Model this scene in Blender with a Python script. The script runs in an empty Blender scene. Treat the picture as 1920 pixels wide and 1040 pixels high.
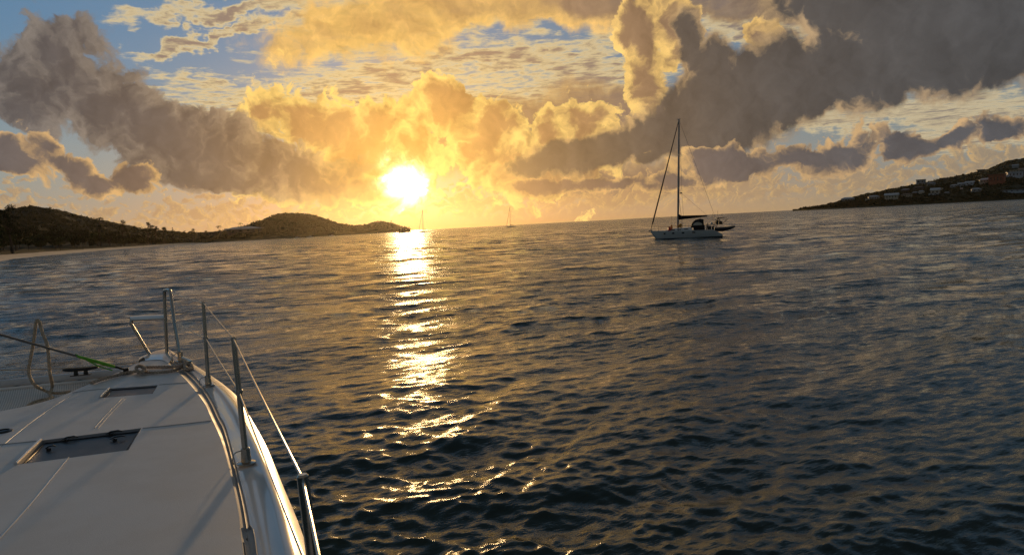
import bpy, bmesh, math, random
import numpy as np
from mathutils import Vector, Matrix, noise as mnoise
R = math.radians
scene = bpy.context.scene
# ------------------------------------------------------------------ camera
F = 1331.0                       # focal length in pixels of the 1920 px wide photograph
EYE = 3.2                        # eye height above the water
PITCH, ROLL = 4.25, 3.03
cam_d = bpy.data.cameras.new('camera')
cam_d.sensor_width = 36.0
cam_d.lens = 36.0 * F / 1920.0
cam_d.clip_start = 0.05
cam_d.clip_end = 60000.0
cam = bpy.data.objects.new('camera', cam_d)
scene.collection.objects.link(cam)
CROT = Matrix.Rotation(R(90 - PITCH), 3, 'X') @ Matrix.Rotation(R(-ROLL), 3, 'Z')
cam.matrix_world = Matrix.Translation((0, 0, EYE)) @ CROT.to_4x4()
scene.camera = cam


def ray(px, py):
    return (CROT @ Vector(((px - 960) / F, -(py - 520) / F, -1.0))).normalized()


def azel(px, py):
    d = ray(px, py)
    return math.degrees(math.atan2(d.x, d.y)), math.degrees(math.asin(d.z))


SUN_PX = (762, 343)
SUN = ray(*SUN_PX)
SUN_AZ, SUN_EL = azel(*SUN_PX)

scene.view_settings.view_transform = 'Standard'
scene.view_settings.look = 'None'
scene.view_settings.gamma = 1
scene.view_settings.exposure = 0.0
scene.cycles.use_denoising = True
scene.cycles.denoising_prefilter = 'NONE'
scene.cycles.max_bounces = 6
scene.cycles.diffuse_bounces = 2
scene.cycles.glossy_bounces = 3
scene.cycles.transparent_max_bounces = 8
scene.cycles.caustics_reflective = False
scene.cycles.caustics_refractive = False
scene.cycles.sample_clamp_direct = 12.0
scene.cycles.sample_clamp_indirect = 5.0

sun_d = bpy.data.lights.new('sun', 'SUN')
sun_d.energy = 2.7
sun_d.angle = R(2.2)
sun_d.color = (1.0, 0.62, 0.28)
sun = bpy.data.objects.new('sun', sun_d)
scene.collection.objects.link(sun)
sun.rotation_euler = SUN.to_track_quat('Z', 'Y').to_euler()

# ------------------------------------------------------------------ tiny node-expression language


class G:
    """A node tree being written; X values are sockets or numbers."""
    def __init__(self, tree):
        self.t = tree

    def node(self, kind, **kw):
        n = self.t.nodes.new(kind)
        for k, v in kw.items():
            setattr(n, k, v)
        return n

    def put(self, sock, v):
        if isinstance(v, X):
            self.t.links.new(v.s, sock)
        elif isinstance(v, bpy.types.NodeSocket):
            self.t.links.new(v, sock)
        else:
            if sock.type == 'RGBA' and len(v) == 3:
                v = (*v, 1)
            sock.default_value = v

    def m(self, op, *a, clamp=False):
        n = self.node('ShaderNodeMath', operation=op, use_clamp=clamp)
        for i, v in enumerate(a):
            self.put(n.inputs[i], v)
        return X(self, n.outputs[0])

    def v(self, op, *a):
        n = self.node('ShaderNodeVectorMath', operation=op)
        for i, v in enumerate(a):
            if op == 'SCALE' and i == 1:
                self.put(n.inputs['Scale'], v)
            else:
                self.put(n.inputs[i], v)
        out = n.outputs['Value'] if op in ('LENGTH', 'DOT_PRODUCT', 'DISTANCE') else n.outputs['Vector']
        return X(self, out)

    def xyz(self, x, y, z=0.0):
        n = self.node('ShaderNodeCombineXYZ')
        self.put(n.inputs[0], x); self.put(n.inputs[1], y); self.put(n.inputs[2], z)
        return X(self, n.outputs[0])

    def sep(self, v):
        n = self.node('ShaderNodeSeparateXYZ')
        self.put(n.inputs[0], v)
        return [X(self, o) for o in n.outputs]

    def mix(self, a, b, f):
        n = self.node('ShaderNodeMix', data_type='VECTOR', clamp_factor=True)
        self.put(n.inputs[0], f); self.put(n.inputs[4], a); self.put(n.inputs[5], b)
        return X(self, n.outputs[1])

    def fmix(self, a, b, f):
        n = self.node('ShaderNodeMix', data_type='FLOAT', clamp_factor=True)
        self.put(n.inputs[0], f); self.put(n.inputs[2], a); self.put(n.inputs[3], b)
        return X(self, n.outputs[0])

    def ss(self, v, lo, hi, a=0.0, b=1.0):
        n = self.node('ShaderNodeMapRange', interpolation_type='SMOOTHSTEP')
        for i, q in enumerate((v, lo, hi, a, b)):
            self.put(n.inputs[i], q)
        return X(self, n.outputs[0])

    def ls(self, v, lo, hi, a=0.0, b=1.0):
        n = self.node('ShaderNodeMapRange', interpolation_type='LINEAR')
        for i, q in enumerate((v, lo, hi, a, b)):
            self.put(n.inputs[i], q)
        return X(self, n.outputs[0])

    def noise(self, vec, scale=1.0, detail=6, rough=0.55, lac=2.0, dist=0.0, col=False):
        n = self.node('ShaderNodeTexNoise', noise_dimensions='3D')
        self.put(n.inputs['Vector'], vec); self.put(n.inputs['Scale'], scale)
        self.put(n.inputs['Detail'], detail); self.put(n.inputs['Roughness'], rough)
        self.put(n.inputs['Lacunarity'], lac); self.put(n.inputs['Distortion'], dist)
        return X(self, n.outputs['Color' if col else 'Fac'])

    def voro(self, vec, scale=1.0, detail=3, rough=0.5, lac=2.1, feature='F1', smooth=None):
        n = self.node('ShaderNodeTexVoronoi', voronoi_dimensions='2D', feature=feature)
        self.put(n.inputs['Vector'], vec); self.put(n.inputs['Scale'], scale)
        self.put(n.inputs['Detail'], detail); self.put(n.inputs['Roughness'], rough)
        self.put(n.inputs['Lacunarity'], lac)
        if smooth is not None:
            self.put(n.inputs['Smoothness'], smooth)
        return X(self, n.outputs['Distance'])

    def mapping(self, vec, loc=(0, 0, 0), rot=(0, 0, 0), scale=(1, 1, 1), kind='POINT'):
        n = self.node('ShaderNodeMapping', vector_type=kind)
        self.put(n.inputs[0], vec)
        n.inputs[1].default_value = loc; n.inputs[2].default_value = rot; n.inputs[3].default_value = scale
        return X(self, n.outputs[0])


class X:
    def __init__(self, g, s):
        self.g, self.s = g, s

    def __add__(self, o): return self.g.m('ADD', self, o)
    __radd__ = __add__
    def __mul__(self, o): return self.g.m('MULTIPLY', self, o)
    __rmul__ = __mul__
    def __sub__(self, o): return self.g.m('SUBTRACT', self, o)
    def __rsub__(self, o): return self.g.m('SUBTRACT', o, self)
    def __truediv__(self, o): return self.g.m('DIVIDE', self, o)


def srgb(r, g, b, k=1.0):
    f = lambda c: (c / 12.92 if c <= 0.04045 else ((c + 0.055) / 1.055) ** 2.4)
    return tuple(f(c / 255.0) * k for c in (r, g, b))


# ------------------------------------------------------------------ world: clear sky plus cloud layers by direction
world = bpy.data.worlds.new('World')
scene.world = world
world.use_nodes = True
wt = world.node_tree
wt.nodes.clear()
g = G(wt)
tc = g.node('ShaderNodeTexCoord')
D = g.v('NORMALIZE', tc.outputs['Generated'])
dx, dy, dz = g.sep(D)
az = g.m('ARCTAN2', dx, dy) * 57.2958
el = g.m('ARCSINE', dz) * 57.2958
P = g.xyz(az, el, 1.0)
ang = g.m('ARCCOSINE', g.m('MINIMUM', g.v('DOT_PRODUCT', D, tuple(SUN)), 0.999999)) * 57.2958

sky = g.node('ShaderNodeTexSky', sky_type='NISHITA', sun_disc=False)
sky.sun_elevation = R(SUN_EL)
sky.sun_rotation = R(SUN_AZ)
sky.air_density = 1.0
sky.dust_density = 1.5
sky.ozone_density = 2.0
sc_ = g.node('ShaderNodeSeparateColor')
wt.links.new(sky.outputs[0], sc_.inputs[0])
clear = g.v('MULTIPLY', g.xyz(*[X(g, o) for o in sc_.outputs]), (0.085, 0.072, 0.060))


def blobs(vec, lst, soft=0.25):
    """smooth union of ellipses given in photograph pixels (px, py, rx, ry, tilt)"""
    acc = None
    for b in lst:
        px, py, rx, ry, rot = b[:5]
        wgt = b[5] if len(b) > 5 else 1.0
        c0 = Vector(azel(px, py))
        ca, sa = math.cos(R(rot)), math.sin(R(rot))
        e1 = Vector(azel(px + ca * rx, py - sa * rx)) - c0
        e2 = Vector(azel(px + sa * ry, py + ca * ry)) - c0
        det = e1.x * e2.y - e1.y * e2.x
        A = Vector((e2.y, -e2.x)) / det
        B = Vector((-e1.y, e1.x)) / det
        qa = g.v('DOT_PRODUCT', vec, (A.x, A.y, -A.dot(c0)))
        qb = g.v('DOT_PRODUCT', vec, (B.x, B.y, -B.dot(c0)))
        f = g.m('SUBTRACT', 1.0, g.v('LENGTH', g.xyz(qa, qb, 0.0)))
        if wgt != 1.0:
            f = f * wgt
        acc = f if acc is None else g.m('SMOOTH_MAX', acc, f, soft)
    return acc


def warp(vec, scale, amt, seed=0.0, detail=4):
    a = g.noise(g.v('ADD', vec, (seed, seed * 1.7, seed)), scale, detail, 0.6)
    b = g.noise(g.v('ADD', vec, (seed + 31, seed * 1.7 - 17, seed)), scale, detail, 0.6)
    return g.v('ADD', vec, g.v('SCALE', g.xyz(a - 0.5, b - 0.5, 0.0), amt * 1.3))


def billow(vec, scale, octs=4, gain=0.55, lac=2.13):
    """sum of |noise| octaves: rounded cauliflower lobes with creases between them, about 0 to 1"""
    acc, tot, amp = None, 0.0, 1.0
    for i in range(octs):
        n = g.noise(g.v('ADD', vec, (i * 5.3, i * 9.1, i * 3.7)), scale * lac ** i, 0, 0.5)
        a = g.m('ABSOLUTE', n - 0.5) * (4.0 * amp)
        acc = a if acc is None else acc + a
        tot += amp
        amp *= gain
    return acc * (1.0 / tot)


# relief sampling: the same point nudged towards the sun
PW = warp(P, 0.30, 2.2, 1.0, 5)
to_sun = g.v('NORMALIZE', g.v('SUBTRACT', (SUN_AZ, SUN_EL + 3.0, 1.0), PW))
PW2 = warp(PW, 1.2, 0.35, 5.0, 3)
bil = billow(PW2, 0.26, 5)
bil2 = billow(g.v('ADD', PW2, g.v('SCALE', to_sun, 0.40)), 0.26, 4)
relief = (bil - bil2)                                   # >0 on faces turned to the sun
fb = g.noise(PW, 0.20, 8, 0.54)
fb2 = g.noise(g.v('ADD', PW, g.v('SCALE', to_sun, 0.7)), 0.20, 8, 0.54)
rel2 = fb - fb2
angw = ang + (fb - 0.5) * 6.0

glow = g.m('EXPONENT', ang * (-1 / 9.0))
glow2 = g.m('EXPONENT', ang * (-1 / 3.2))
hz = g.m('EXPONENT', g.m('MAXIMUM', el, 0.0) * (-1 / 3.5))
hcol = g.mix(srgb(160, 144, 114), srgb(236, 164, 76), g.m('EXPONENT', ang * (-1 / 16.0)) * 1.5)
base0 = g.mix(g.mix(srgb(122, 154, 166), srgb(84, 136, 176), g.ss(el, 3.0, 16.0)), clear, 0.25)
base0 = g.mix(base0, srgb(112, 128, 140), g.ss(az, -12.0, 12.0, 0.0, 0.45))
base0 = g.mix(base0, g.mix(srgb(64, 70, 70), srgb(126, 117, 106), g.ss(ang, 45.0, 110.0)), g.ss(el, 19.0, 40.0, 0.0, 0.85))
base = g.mix(base0, hcol, hz * 0.85)


def lit_of(angx, near, far, fall=16.0):
    return g.mix(far, near, g.m('EXPONENT', angw * (-1 / fall)) * 1.3)


tone = g.ls(rel2 * 1.6 + relief * 0.5 + (fb - 0.5) * 1.3, -0.45, 0.45, 0.78, 1.24)     # soft forms inside the masses


def cloud(under, shapes, na, nb, soft, thick, lit, dark, veil=1.0, rk=0.0, bias=0.0, union=0.25, vec=None):
    f = blobs(PW if vec is None else vec, shapes, union)
    d = f + (fb - 0.48) * na + (bil - 0.38) * nb + bias
    a = g.ss(d, -0.02, soft)
    t = g.ss(d + rel2 * (-rk) + relief * (-rk * 0.35), thick[0], thick[1])
    c = g.v('SCALE', g.mix(lit_of(*lit), lit_of(*dark), t), tone)
    return g.mix(under, c, a * veil)


# ---- high broken layer (mackerel sky), laid on a flat sheet so that it foreshortens to the horizon
zz = g.m('MAXIMUM', dz, 0.02)
PL = g.xyz(dx / zz, dy / zz, 0.0)
PLw = warp(PL, 1.2, 0.30, 3.0)
n1 = g.noise(PLw, 1.1, 8, 0.60)
n2 = g.noise(PLw, 7.5, 4, 0.62)
reg = blobs(warp(P, 0.35, 4.0, 9.0), [
    (880, 150, 430, 100, 6), (600, 190, 330, 40, -3), (410, 75, 170, 20, 14), (560, 8, 300, 25, 8), (720, 60, 220, 90, 0),
    (1650, 215, 420, 40, 4), (1400, 40, 150, 60, 0), (1840, 250, 200, 40, 5), (400, 240, 120, 40, 0)], 0.2)
alto_d = g.m('MINIMUM', reg, 0.42) * 1.3 + (n1 - 0.5) * 2.5 + (n2 - 0.5) * g.ss(el, 4.0, 12.0, 1.0, 2.3)
alto_a = g.ss(alto_d, -0.14, 0.58)
alto_t = g.ss(alto_d, 0.3, 1.0)
acol = g.mix(lit_of(ang, srgb(255, 220, 140), srgb(208, 190, 152), 14), lit_of(ang, srgb(205, 155, 95), srgb(120, 114, 112), 12), alto_t)
s1 = g.mix(base, acol, alto_a * 0.92)

# ---- soft golden veil high in the middle
g1 = cloud(s1, [(700, 50, 200, 70, 10), (850, 10, 260, 45, 0), (1010, 15, 170, 40, 0), (620, 70, 70, 50, 0)], 1.5, 0.5, 0.55, (0.1, 1.4),
           (ang, srgb(250, 200, 105), srgb(226, 178, 108), 20), (ang, srgb(222, 168, 85), srgb(140, 122, 102), 20), 0.92, 2.0, 0.10)
# grey-brown middle bank behind the lit towers
g2 = cloud(g1, [(1050, 225, 330, 60, 3), (1150, 190, 160, 40, 0), (900, 270, 300, 70, 5), (1120, 5, 160, 30, 0), (1400, 10, 250, 40, 0), (1180, 340, 330, 40, 4)],
           0.9, 0.25, 0.5, (0.0, 0.7), (ang, srgb(250, 195, 100), srgb(165, 140, 105), 14), (ang, srgb(215, 158, 85), srgb(112, 102, 97), 12), 0.9, 1.0, 0.06)
# ---- low far cumulus along the horizon, cream
PH = g.v('MULTIPLY', PW, (1.0, 1.7, 1))
bh = billow(PH, 0.85, 4)
bh2 = billow(g.v('ADD', PH, g.v('SCALE', to_sun, 0.15)), 0.85, 4)
nh = g.noise(g.v('ADD', P, (40, 7, 0)), 0.22, 3, 0.5)
hd = (bh - 0.38) * 1.6 + (nh - 0.45) * 2.6 - g.m('ABSOLUTE', el - 1.9) * 0.30 + 0.30
ha = g.ss(hd, -0.05, 0.40)
hl = g.ss((bh - bh2) * 1.3 + hd * (-0.35) + 0.3, -0.1, 0.8)
hc = g.mix(lit_of(ang, srgb(232, 165, 85), srgb(146, 132, 112), 14), lit_of(ang, srgb(255, 205, 105), srgb(206, 168, 114), 14), hl)
g3 = g.mix(g2, hc, ha * g.ss(el, 0.3, 1.4, 0.15, 0.8))

# ---- golden cumulus round the sun
g4 = cloud(g3, [
    (620, 250, 130, 65, -20), (720, 225, 65, 45, 0), (690, 300, 160, 80, 0), (600, 330, 220, 55, 0), (830, 205, 60, 60, 0),
    (905, 245, 75, 80, -20), (960, 310, 110, 70, -25), (1105, 235, 62, 55, 20), (1030, 240, 35, 45, 0), (1050, 305, 170, 50, 8),
    (1213, 55, 50, 105, 4), (1212, 150, 42, 60, 0), (1262, 60, 50, 90, 0), (1425, 62, 28, 26, 0), (500, 215, 50, 40, -30), (575, 205, 28, 22, 0), (780, 270, 70, 60, 0)],
    0.9, 1.1, 0.15, (0.0, 0.85), (ang, srgb(255, 214, 112), srgb(234, 188, 122), 18),
    (ang, srgb(228, 166, 84), srgb(108, 100, 95), 14), 1.0, 3.2, 0.05)

# ---- the two big dark masses
g5 = cloud(g4, [
    (110, 100, 85, 80, -20), (50, 170, 120, 85, -10), (190, 190, 150, 85, -35), (310, 255, 190, 80, -24), (430, 290, 180, 70, -18),
    (560, 325, 160, 56, -8), (390, 335, 140, 32, -5), (610, 352, 110, 30, 0)],
    0.95, 0.75, 0.24, (-0.1, 0.8), (ang, srgb(248, 190, 95), srgb(114, 113, 113), 9),
    (ang, srgb(185, 140, 80), srgb(80, 83, 89), 10), 1.0, 3.0, 0.03)
g6 = cloud(g5, [
    (1560, 130, 340, 98, 14), (1820, 60, 340, 118, 8), (1400, 210, 240, 75, 16), (1250, 262, 190, 50, 12), (1110, 290, 190, 34, 8),
    (1910, 100, 240, 70, 6), (1440, 140, 130, 75, 10), (1310, 200, 90, 80, 0), (1340, 130, 55, 70, 0), (1290, 90, 30, 80, 0), (1650, 0, 300, 80, 0), (1530, 182, 150, 46, 12), (1710, 150, 170, 48, 8)],
    0.50, 0.30, 0.28, (0.0, 0.42), (ang, srgb(250, 192, 95), srgb(160, 138, 112), 13),
    (ang, srgb(190, 146, 84), srgb(74, 76, 79), 11), 1.0, 1.6, 0.05)
# ---- small dark clouds low on both sides
g7 = cloud(g6, [
    (110, 300, 120, 28, -12), (30, 285, 90, 30, -10), (210, 338, 120, 24, -8), (1520, 292, 130, 34, 8), (1430, 310, 120, 24, 6), (1570, 275, 90, 28, 0),
    (1790, 265, 95, 26, 18), (1740, 280, 80, 20, 10), (1880, 248, 65, 20, 8), (1330, 305, 90, 24, 0), (1180, 340, 240, 16, 4)],
    1.5, 1.6, 0.26, (-0.02, 0.6), (ang, srgb(248, 190, 95), srgb(186, 155, 118), 16),
    (ang, srgb(215, 155, 80), srgb(84, 86, 91), 10), 1.0, 2.2, 0.02)
# ---- light of the sun itself through the thin cloud
veil = g.v('ADD', g.v('SCALE', g.xyz(*srgb(255, 190, 60)), glow2 * 0.42), g.v('SCALE', g.xyz(*srgb(255, 165, 70)), glow * 0.10))
s9 = g.v('ADD', g7, veil)
core_d = ang + (0.5 - fb) * 3.0 + (0.4 - bil) * 1.8
core = g.m('EXPONENT', g.m('POWER', g.m('MAXIMUM', core_d, 0.0) * (1 / 1.0), 2.0) * -1.0)
core_c = g.v('SCALE', g.xyz(1.0, 0.80, 0.40), core * 10.0)
s9 = g.v('SCALE', s9, g.ss(ang, 38.0, 95.0, 1.0, 0.48))     # dusk behind us
final = g.v('ADD', s9, core_c)
bg = g.node('ShaderNodeBackground')
g.put(bg.inputs[0], final)
bg.inputs[1].default_value = 1.0
wo = g.node('ShaderNodeOutputWorld')
wt.links.new(bg.outputs[0], wo.inputs[0])
world.cycles.sampling_method = 'MANUAL'
world.cycles.sample_map_resolution = 512
# ------------------------------------------------------------------ helpers for building things
rng = random.Random(11)
COL = scene.collection
EYEV = Vector((0, 0, EYE))
DECK = EYE - 1.10


def W(px, py, z):
    """point of the level plane at height z seen at that place of the photograph"""
    d = ray(px, py)
    return EYEV + d * ((z - EYE) / d.z)


def Q(px, py, depth):
    """point at that forward distance from the eye"""
    d = ray(px, py)
    return EYEV + d * (depth / d.y)


def tag(o, label=None, cat=None, group=None, kind=None):
    if label: o['label'] = label
    if cat: o['category'] = cat
    if group: o['group'] = group
    if kind: o['kind'] = kind
    return o


def empty(name, loc, label, cat, group=None, rz=0.0):
    o = bpy.data.objects.new(name, None)
    COL.objects.link(o)
    o.location = loc
    o.rotation_euler = (0, 0, rz)
    o.empty_display_size = 0.2
    return tag(o, label, cat, group)


class MB:
    """collects faces and links them as one mesh object"""
    def __init__(self):
        self.v, self.f = [], []

    def add(self, vs, fs):
        n = len(self.v)
        self.v += [tuple(p) for p in vs]
        self.f += [tuple(i + n for i in f) for f in fs]
        return self

    def box(self, c, s, rz=0.0, taper=1.0, rx=0.0, ry=0.0):
        m = Matrix.Rotation(rz, 3, 'Z') @ Matrix.Rotation(ry, 3, 'Y') @ Matrix.Rotation(rx, 3, 'X')
        vs = []
        for sz in (-1, 1):
            k = taper if sz > 0 else 1.0
            for sx, sy in ((-1, -1), (1, -1), (1, 1), (-1, 1)):
                vs.append(Vector(c) + m @ Vector((sx * s[0] / 2 * k, sy * s[1] / 2 * k, sz * s[2] / 2)))
        return self.add(vs, [(0, 3, 2, 1), (4, 5, 6, 7), (0, 1, 5, 4), (1, 2, 6, 5), (2, 3, 7, 6), (3, 0, 4, 7)])

    def tube(self, pts, r, seg=10, closed=False, flat=1.0):
        pts = [Vector(p) for p in pts]
        n = len(pts)
        rr = r if isinstance(r, (list, tuple)) else [r] * n
        vs, fs = [], []
        t0 = (pts[1] - pts[0]).normalized()
        up = Vector((0, 0, 1)) if abs(t0.z) < 0.9 else Vector((1, 0, 0))
        nrm = t0.cross(up).normalized()
        for i, p in enumerate(pts):
            if closed:
                t = (pts[(i + 1) % n] - pts[i - 1]).normalized()
            else:
                t = (pts[min(i + 1, n - 1)] - pts[max(i - 1, 0)]).normalized()
            nrm = (nrm - t * nrm.dot(t)).normalized()
            b = t.cross(nrm)
            for k in range(seg):
                a = 2 * math.pi * k / seg
                vs.append(p + nrm * (math.cos(a) * rr[i]) + b * (math.sin(a) * rr[i] * flat))
        m = n if closed else n - 1
        for i in range(m):
            for k in range(seg):
                a, b_ = i * seg + k, i * seg + (k + 1) % seg
                c, d = ((i + 1) % n) * seg + (k + 1) % seg, ((i + 1) % n) * seg + k
                fs.append((a, b_, c, d))
        if not closed:
            fs.append(tuple(range(seg))[::-1])
            fs.append(tuple((n - 1) * seg + k for k in range(seg)))
        return self.add(vs, fs)

    def lathe(self, c, prof, seg=16, axis='Z'):
        vs, fs = [], []
        for (r, h) in prof:
            for k in range(seg):
                a = 2 * math.pi * k / seg
                q = Vector((math.cos(a) * r, math.sin(a) * r, h))
                if axis == 'Y': q = Vector((q.x, q.z, q.y))
                if axis == 'X': q = Vector((q.z, q.x, q.y))
                vs.append(Vector(c) + q)
        for i in range(len(prof) - 1):
            for k in range(seg):
                fs.append((i * seg + k, i * seg + (k + 1) % seg, (i + 1) * seg + (k + 1) % seg, (i + 1) * seg + k))
        return self.add(vs, fs)

    def loft(self, rows, close=False):
        """rows: equally long lists of points"""
        n = len(rows[0])
        vs = [p for r_ in rows for p in r_]
        fs = []
        for i in range(len(rows) - 1):
            for k in range(n if close else n - 1):
                fs.append((i * n + k, i * n + (k + 1) % n, (i + 1) * n + (k + 1) % n, (i + 1) * n + k))
        return self.add(vs, fs)

    def build(self, name, mat, parent=None, origin=None, smooth=True, sharp=35, bevel=0.0):
        me = bpy.data.meshes.new(name)
        o_ = Vector(origin) if origin is not None else (Vector(parent.location) if parent is not None and origin is not False and parent.type == 'EMPTY' else Vector((0, 0, 0)))
        me.from_pydata([tuple(Vector(p) - o_) for p in self.v], [], self.f)
        bm = bmesh.new(); bm.from_mesh(me)
        bmesh.ops.remove_doubles(bm, verts=bm.verts, dist=1e-5)
        bmesh.ops.recalc_face_normals(bm, faces=bm.faces)
        bm.to_mesh(me); bm.free()
        me.materials.append(mat)
        o = bpy.data.objects.new(name, me)
        COL.objects.link(o)
        if parent is not None:
            o.parent = parent
        if smooth:
            for p in me.polygons: p.use_smooth = True
            me.set_sharp_from_angle(angle=R(sharp))
        if bevel:
            bv = o.modifiers.new('bevel', 'BEVEL')
            bv.width = bevel; bv.segments = 2; bv.limit_method = 'ANGLE'; bv.angle_limit = R(35)
        return o


def spline(pts, n, closed=False):
    """Catmull-Rom through the points"""
    pts = [Vector(p) for p in pts]
    out, m = [], len(pts)
    segs = m if closed else m - 1
    for i in range(segs):
        if closed:
            p0, p1, p2, p3 = pts[i - 1], pts[i], pts[(i + 1) % m], pts[(i + 2) % m]
        else:
            p1, p2 = pts[i], pts[i + 1]
            p0 = pts[i - 1] if i else p1 * 2 - p2
            p3 = pts[i + 2] if i + 2 < m else p2 * 2 - p1
        for k in range(n):
            t = k / n
            out.append(0.5 * ((2 * p1) + (p2 - p0) * t + (2 * p0 - 5 * p1 + 4 * p2 - p3) * t * t + (3 * p1 - p0 - 3 * p2 + p3) * t ** 3))
    if not closed:
        out.append(pts[-1])
    return out


def resample(pts, n):
    pts = [Vector(p) for p in pts]
    L = [0.0]
    for a, b in zip(pts, pts[1:]): L.append(L[-1] + (b - a).length)
    out, j = [], 0
    for i in range(n):
        s = L[-1] * i / (n - 1)
        while j < len(L) - 2 and L[j + 1] < s: j += 1
        t = (s - L[j]) / max(1e-9, L[j + 1] - L[j])
        out.append(pts[j].lerp(pts[j + 1], t))
    return out


# ------------------------------------------------------------------ materials
def mat(name, col, rough=0.5, metal=0.0, var=0.12, vscale=6.0, bump=0.0, bscale=40.0, coat=0.0, col2=None, emis=None, spec=None, detail=5):
    m = bpy.data.materials.new(name)
    m.use_nodes = True
    t = m.node_tree
    b = t.nodes['Principled BSDF']
    q = G(t)
    p = q.node('ShaderNodeTexCoord').outputs['Object']
    n = q.noise(p, vscale, detail, 0.6)
    c2 = col2 if col2 else tuple(c * (1 - var) for c in col)
    mx = q.node('ShaderNodeMix', data_type='RGBA')
    q.put(mx.inputs[0], q.ss(n, 0.35, 0.65)); q.put(mx.inputs[6], col); q.put(mx.inputs[7], c2)
    t.links.new(mx.outputs[2], b.inputs['Base Color'])
    q.put(b.inputs['Roughness'], q.ls(n, 0.3, 0.7, rough * 0.85, min(1.0, rough * 1.15)))
    b.inputs['Metallic'].default_value = metal
    b.inputs['Coat Weight'].default_value = coat
    if spec is not None: b.inputs['Specular IOR Level'].default_value = spec
    if bump:
        bn = q.node('ShaderNodeBump')
        bn.inputs['Distance'].default_value = bump
        bn.inputs['Strength'].default_value = 1.0
        q.put(bn.inputs['Height'], q.noise(p, bscale, 4, 0.6))
        t.links.new(bn.outputs[0], b.inputs['Normal'])
    if emis:
        b.inputs['Emission Color'].default_value = (*emis[0], 1)
        b.inputs['Emission Strength'].default_value = emis[1]
    return m


M = {}
M['gelcoat'] = mat('white_gelcoat', (0.74, 0.72, 0.70), 0.16, var=0.05, vscale=2.0, coat=0.5, bump=0.0004, bscale=9)
M['gunwale'] = mat('gunwale_gelcoat', (0.76, 0.72, 0.66), 0.30, var=0.06, vscale=3.0, bump=0.0003, bscale=20)
M['nonskid'] = mat('white_nonskid', (0.72, 0.71, 0.70), 0.42, var=0.07, vscale=3.5, bump=0.0008, bscale=260)
M['channel'] = mat('grey_gelcoat', (0.46, 0.46, 0.46), 0.6, var=0.08, vscale=4, spec=0.2)
M['seam'] = mat('grey_seam', (0.42, 0.42, 0.43), 0.4, var=0.1)
M['steel'] = mat('polished_steel', (0.50, 0.47, 0.42), 0.20, metal=1.0, var=0.15, vscale=30)
M['wire'] = mat('steel_wire', (0.60, 0.55, 0.48), 0.25, metal=1.0, var=0.2, vscale=60)
M['smoked'] = mat('smoked_acrylic', (0.030, 0.032, 0.038), 0.32, var=0.3, vscale=3, spec=0.2)
M['brown_acrylic'] = mat('brown_acrylic', (0.10, 0.055, 0.04), 0.30, var=0.3, vscale=3, spec=0.25)
M['black'] = mat('black_plastic', (0.012, 0.012, 0.012), 0.3, var=0.3)
M['darkmetal'] = mat('dark_anodised_metal', (0.03, 0.028, 0.026), 0.35, metal=0.5)
M['beam'] = mat('painted_beam', (0.64, 0.63, 0.62), 0.35, var=0.12, vscale=3, coat=0.2)
M['rope'] = mat('tan_rope', (0.62, 0.50, 0.36), 0.85, var=0.35, vscale=40, bump=0.003, bscale=120)
M['rope_red'] = mat('fleck_rope', (0.60, 0.47, 0.36), 0.85, var=0.5, vscale=70, bump=0.002, bscale=150)
M['green'] = mat('green_sleeve', (0.16, 0.55, 0.03), 0.55, var=0.3, vscale=15, bump=0.002, bscale=60)
M['stay'] = mat('grey_stay', (0.16, 0.15, 0.14), 0.5, var=0.2, vscale=40)
M['white_plastic'] = mat('white_plastic', (0.88, 0.86, 0.82), 0.35, var=0.05)

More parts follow.
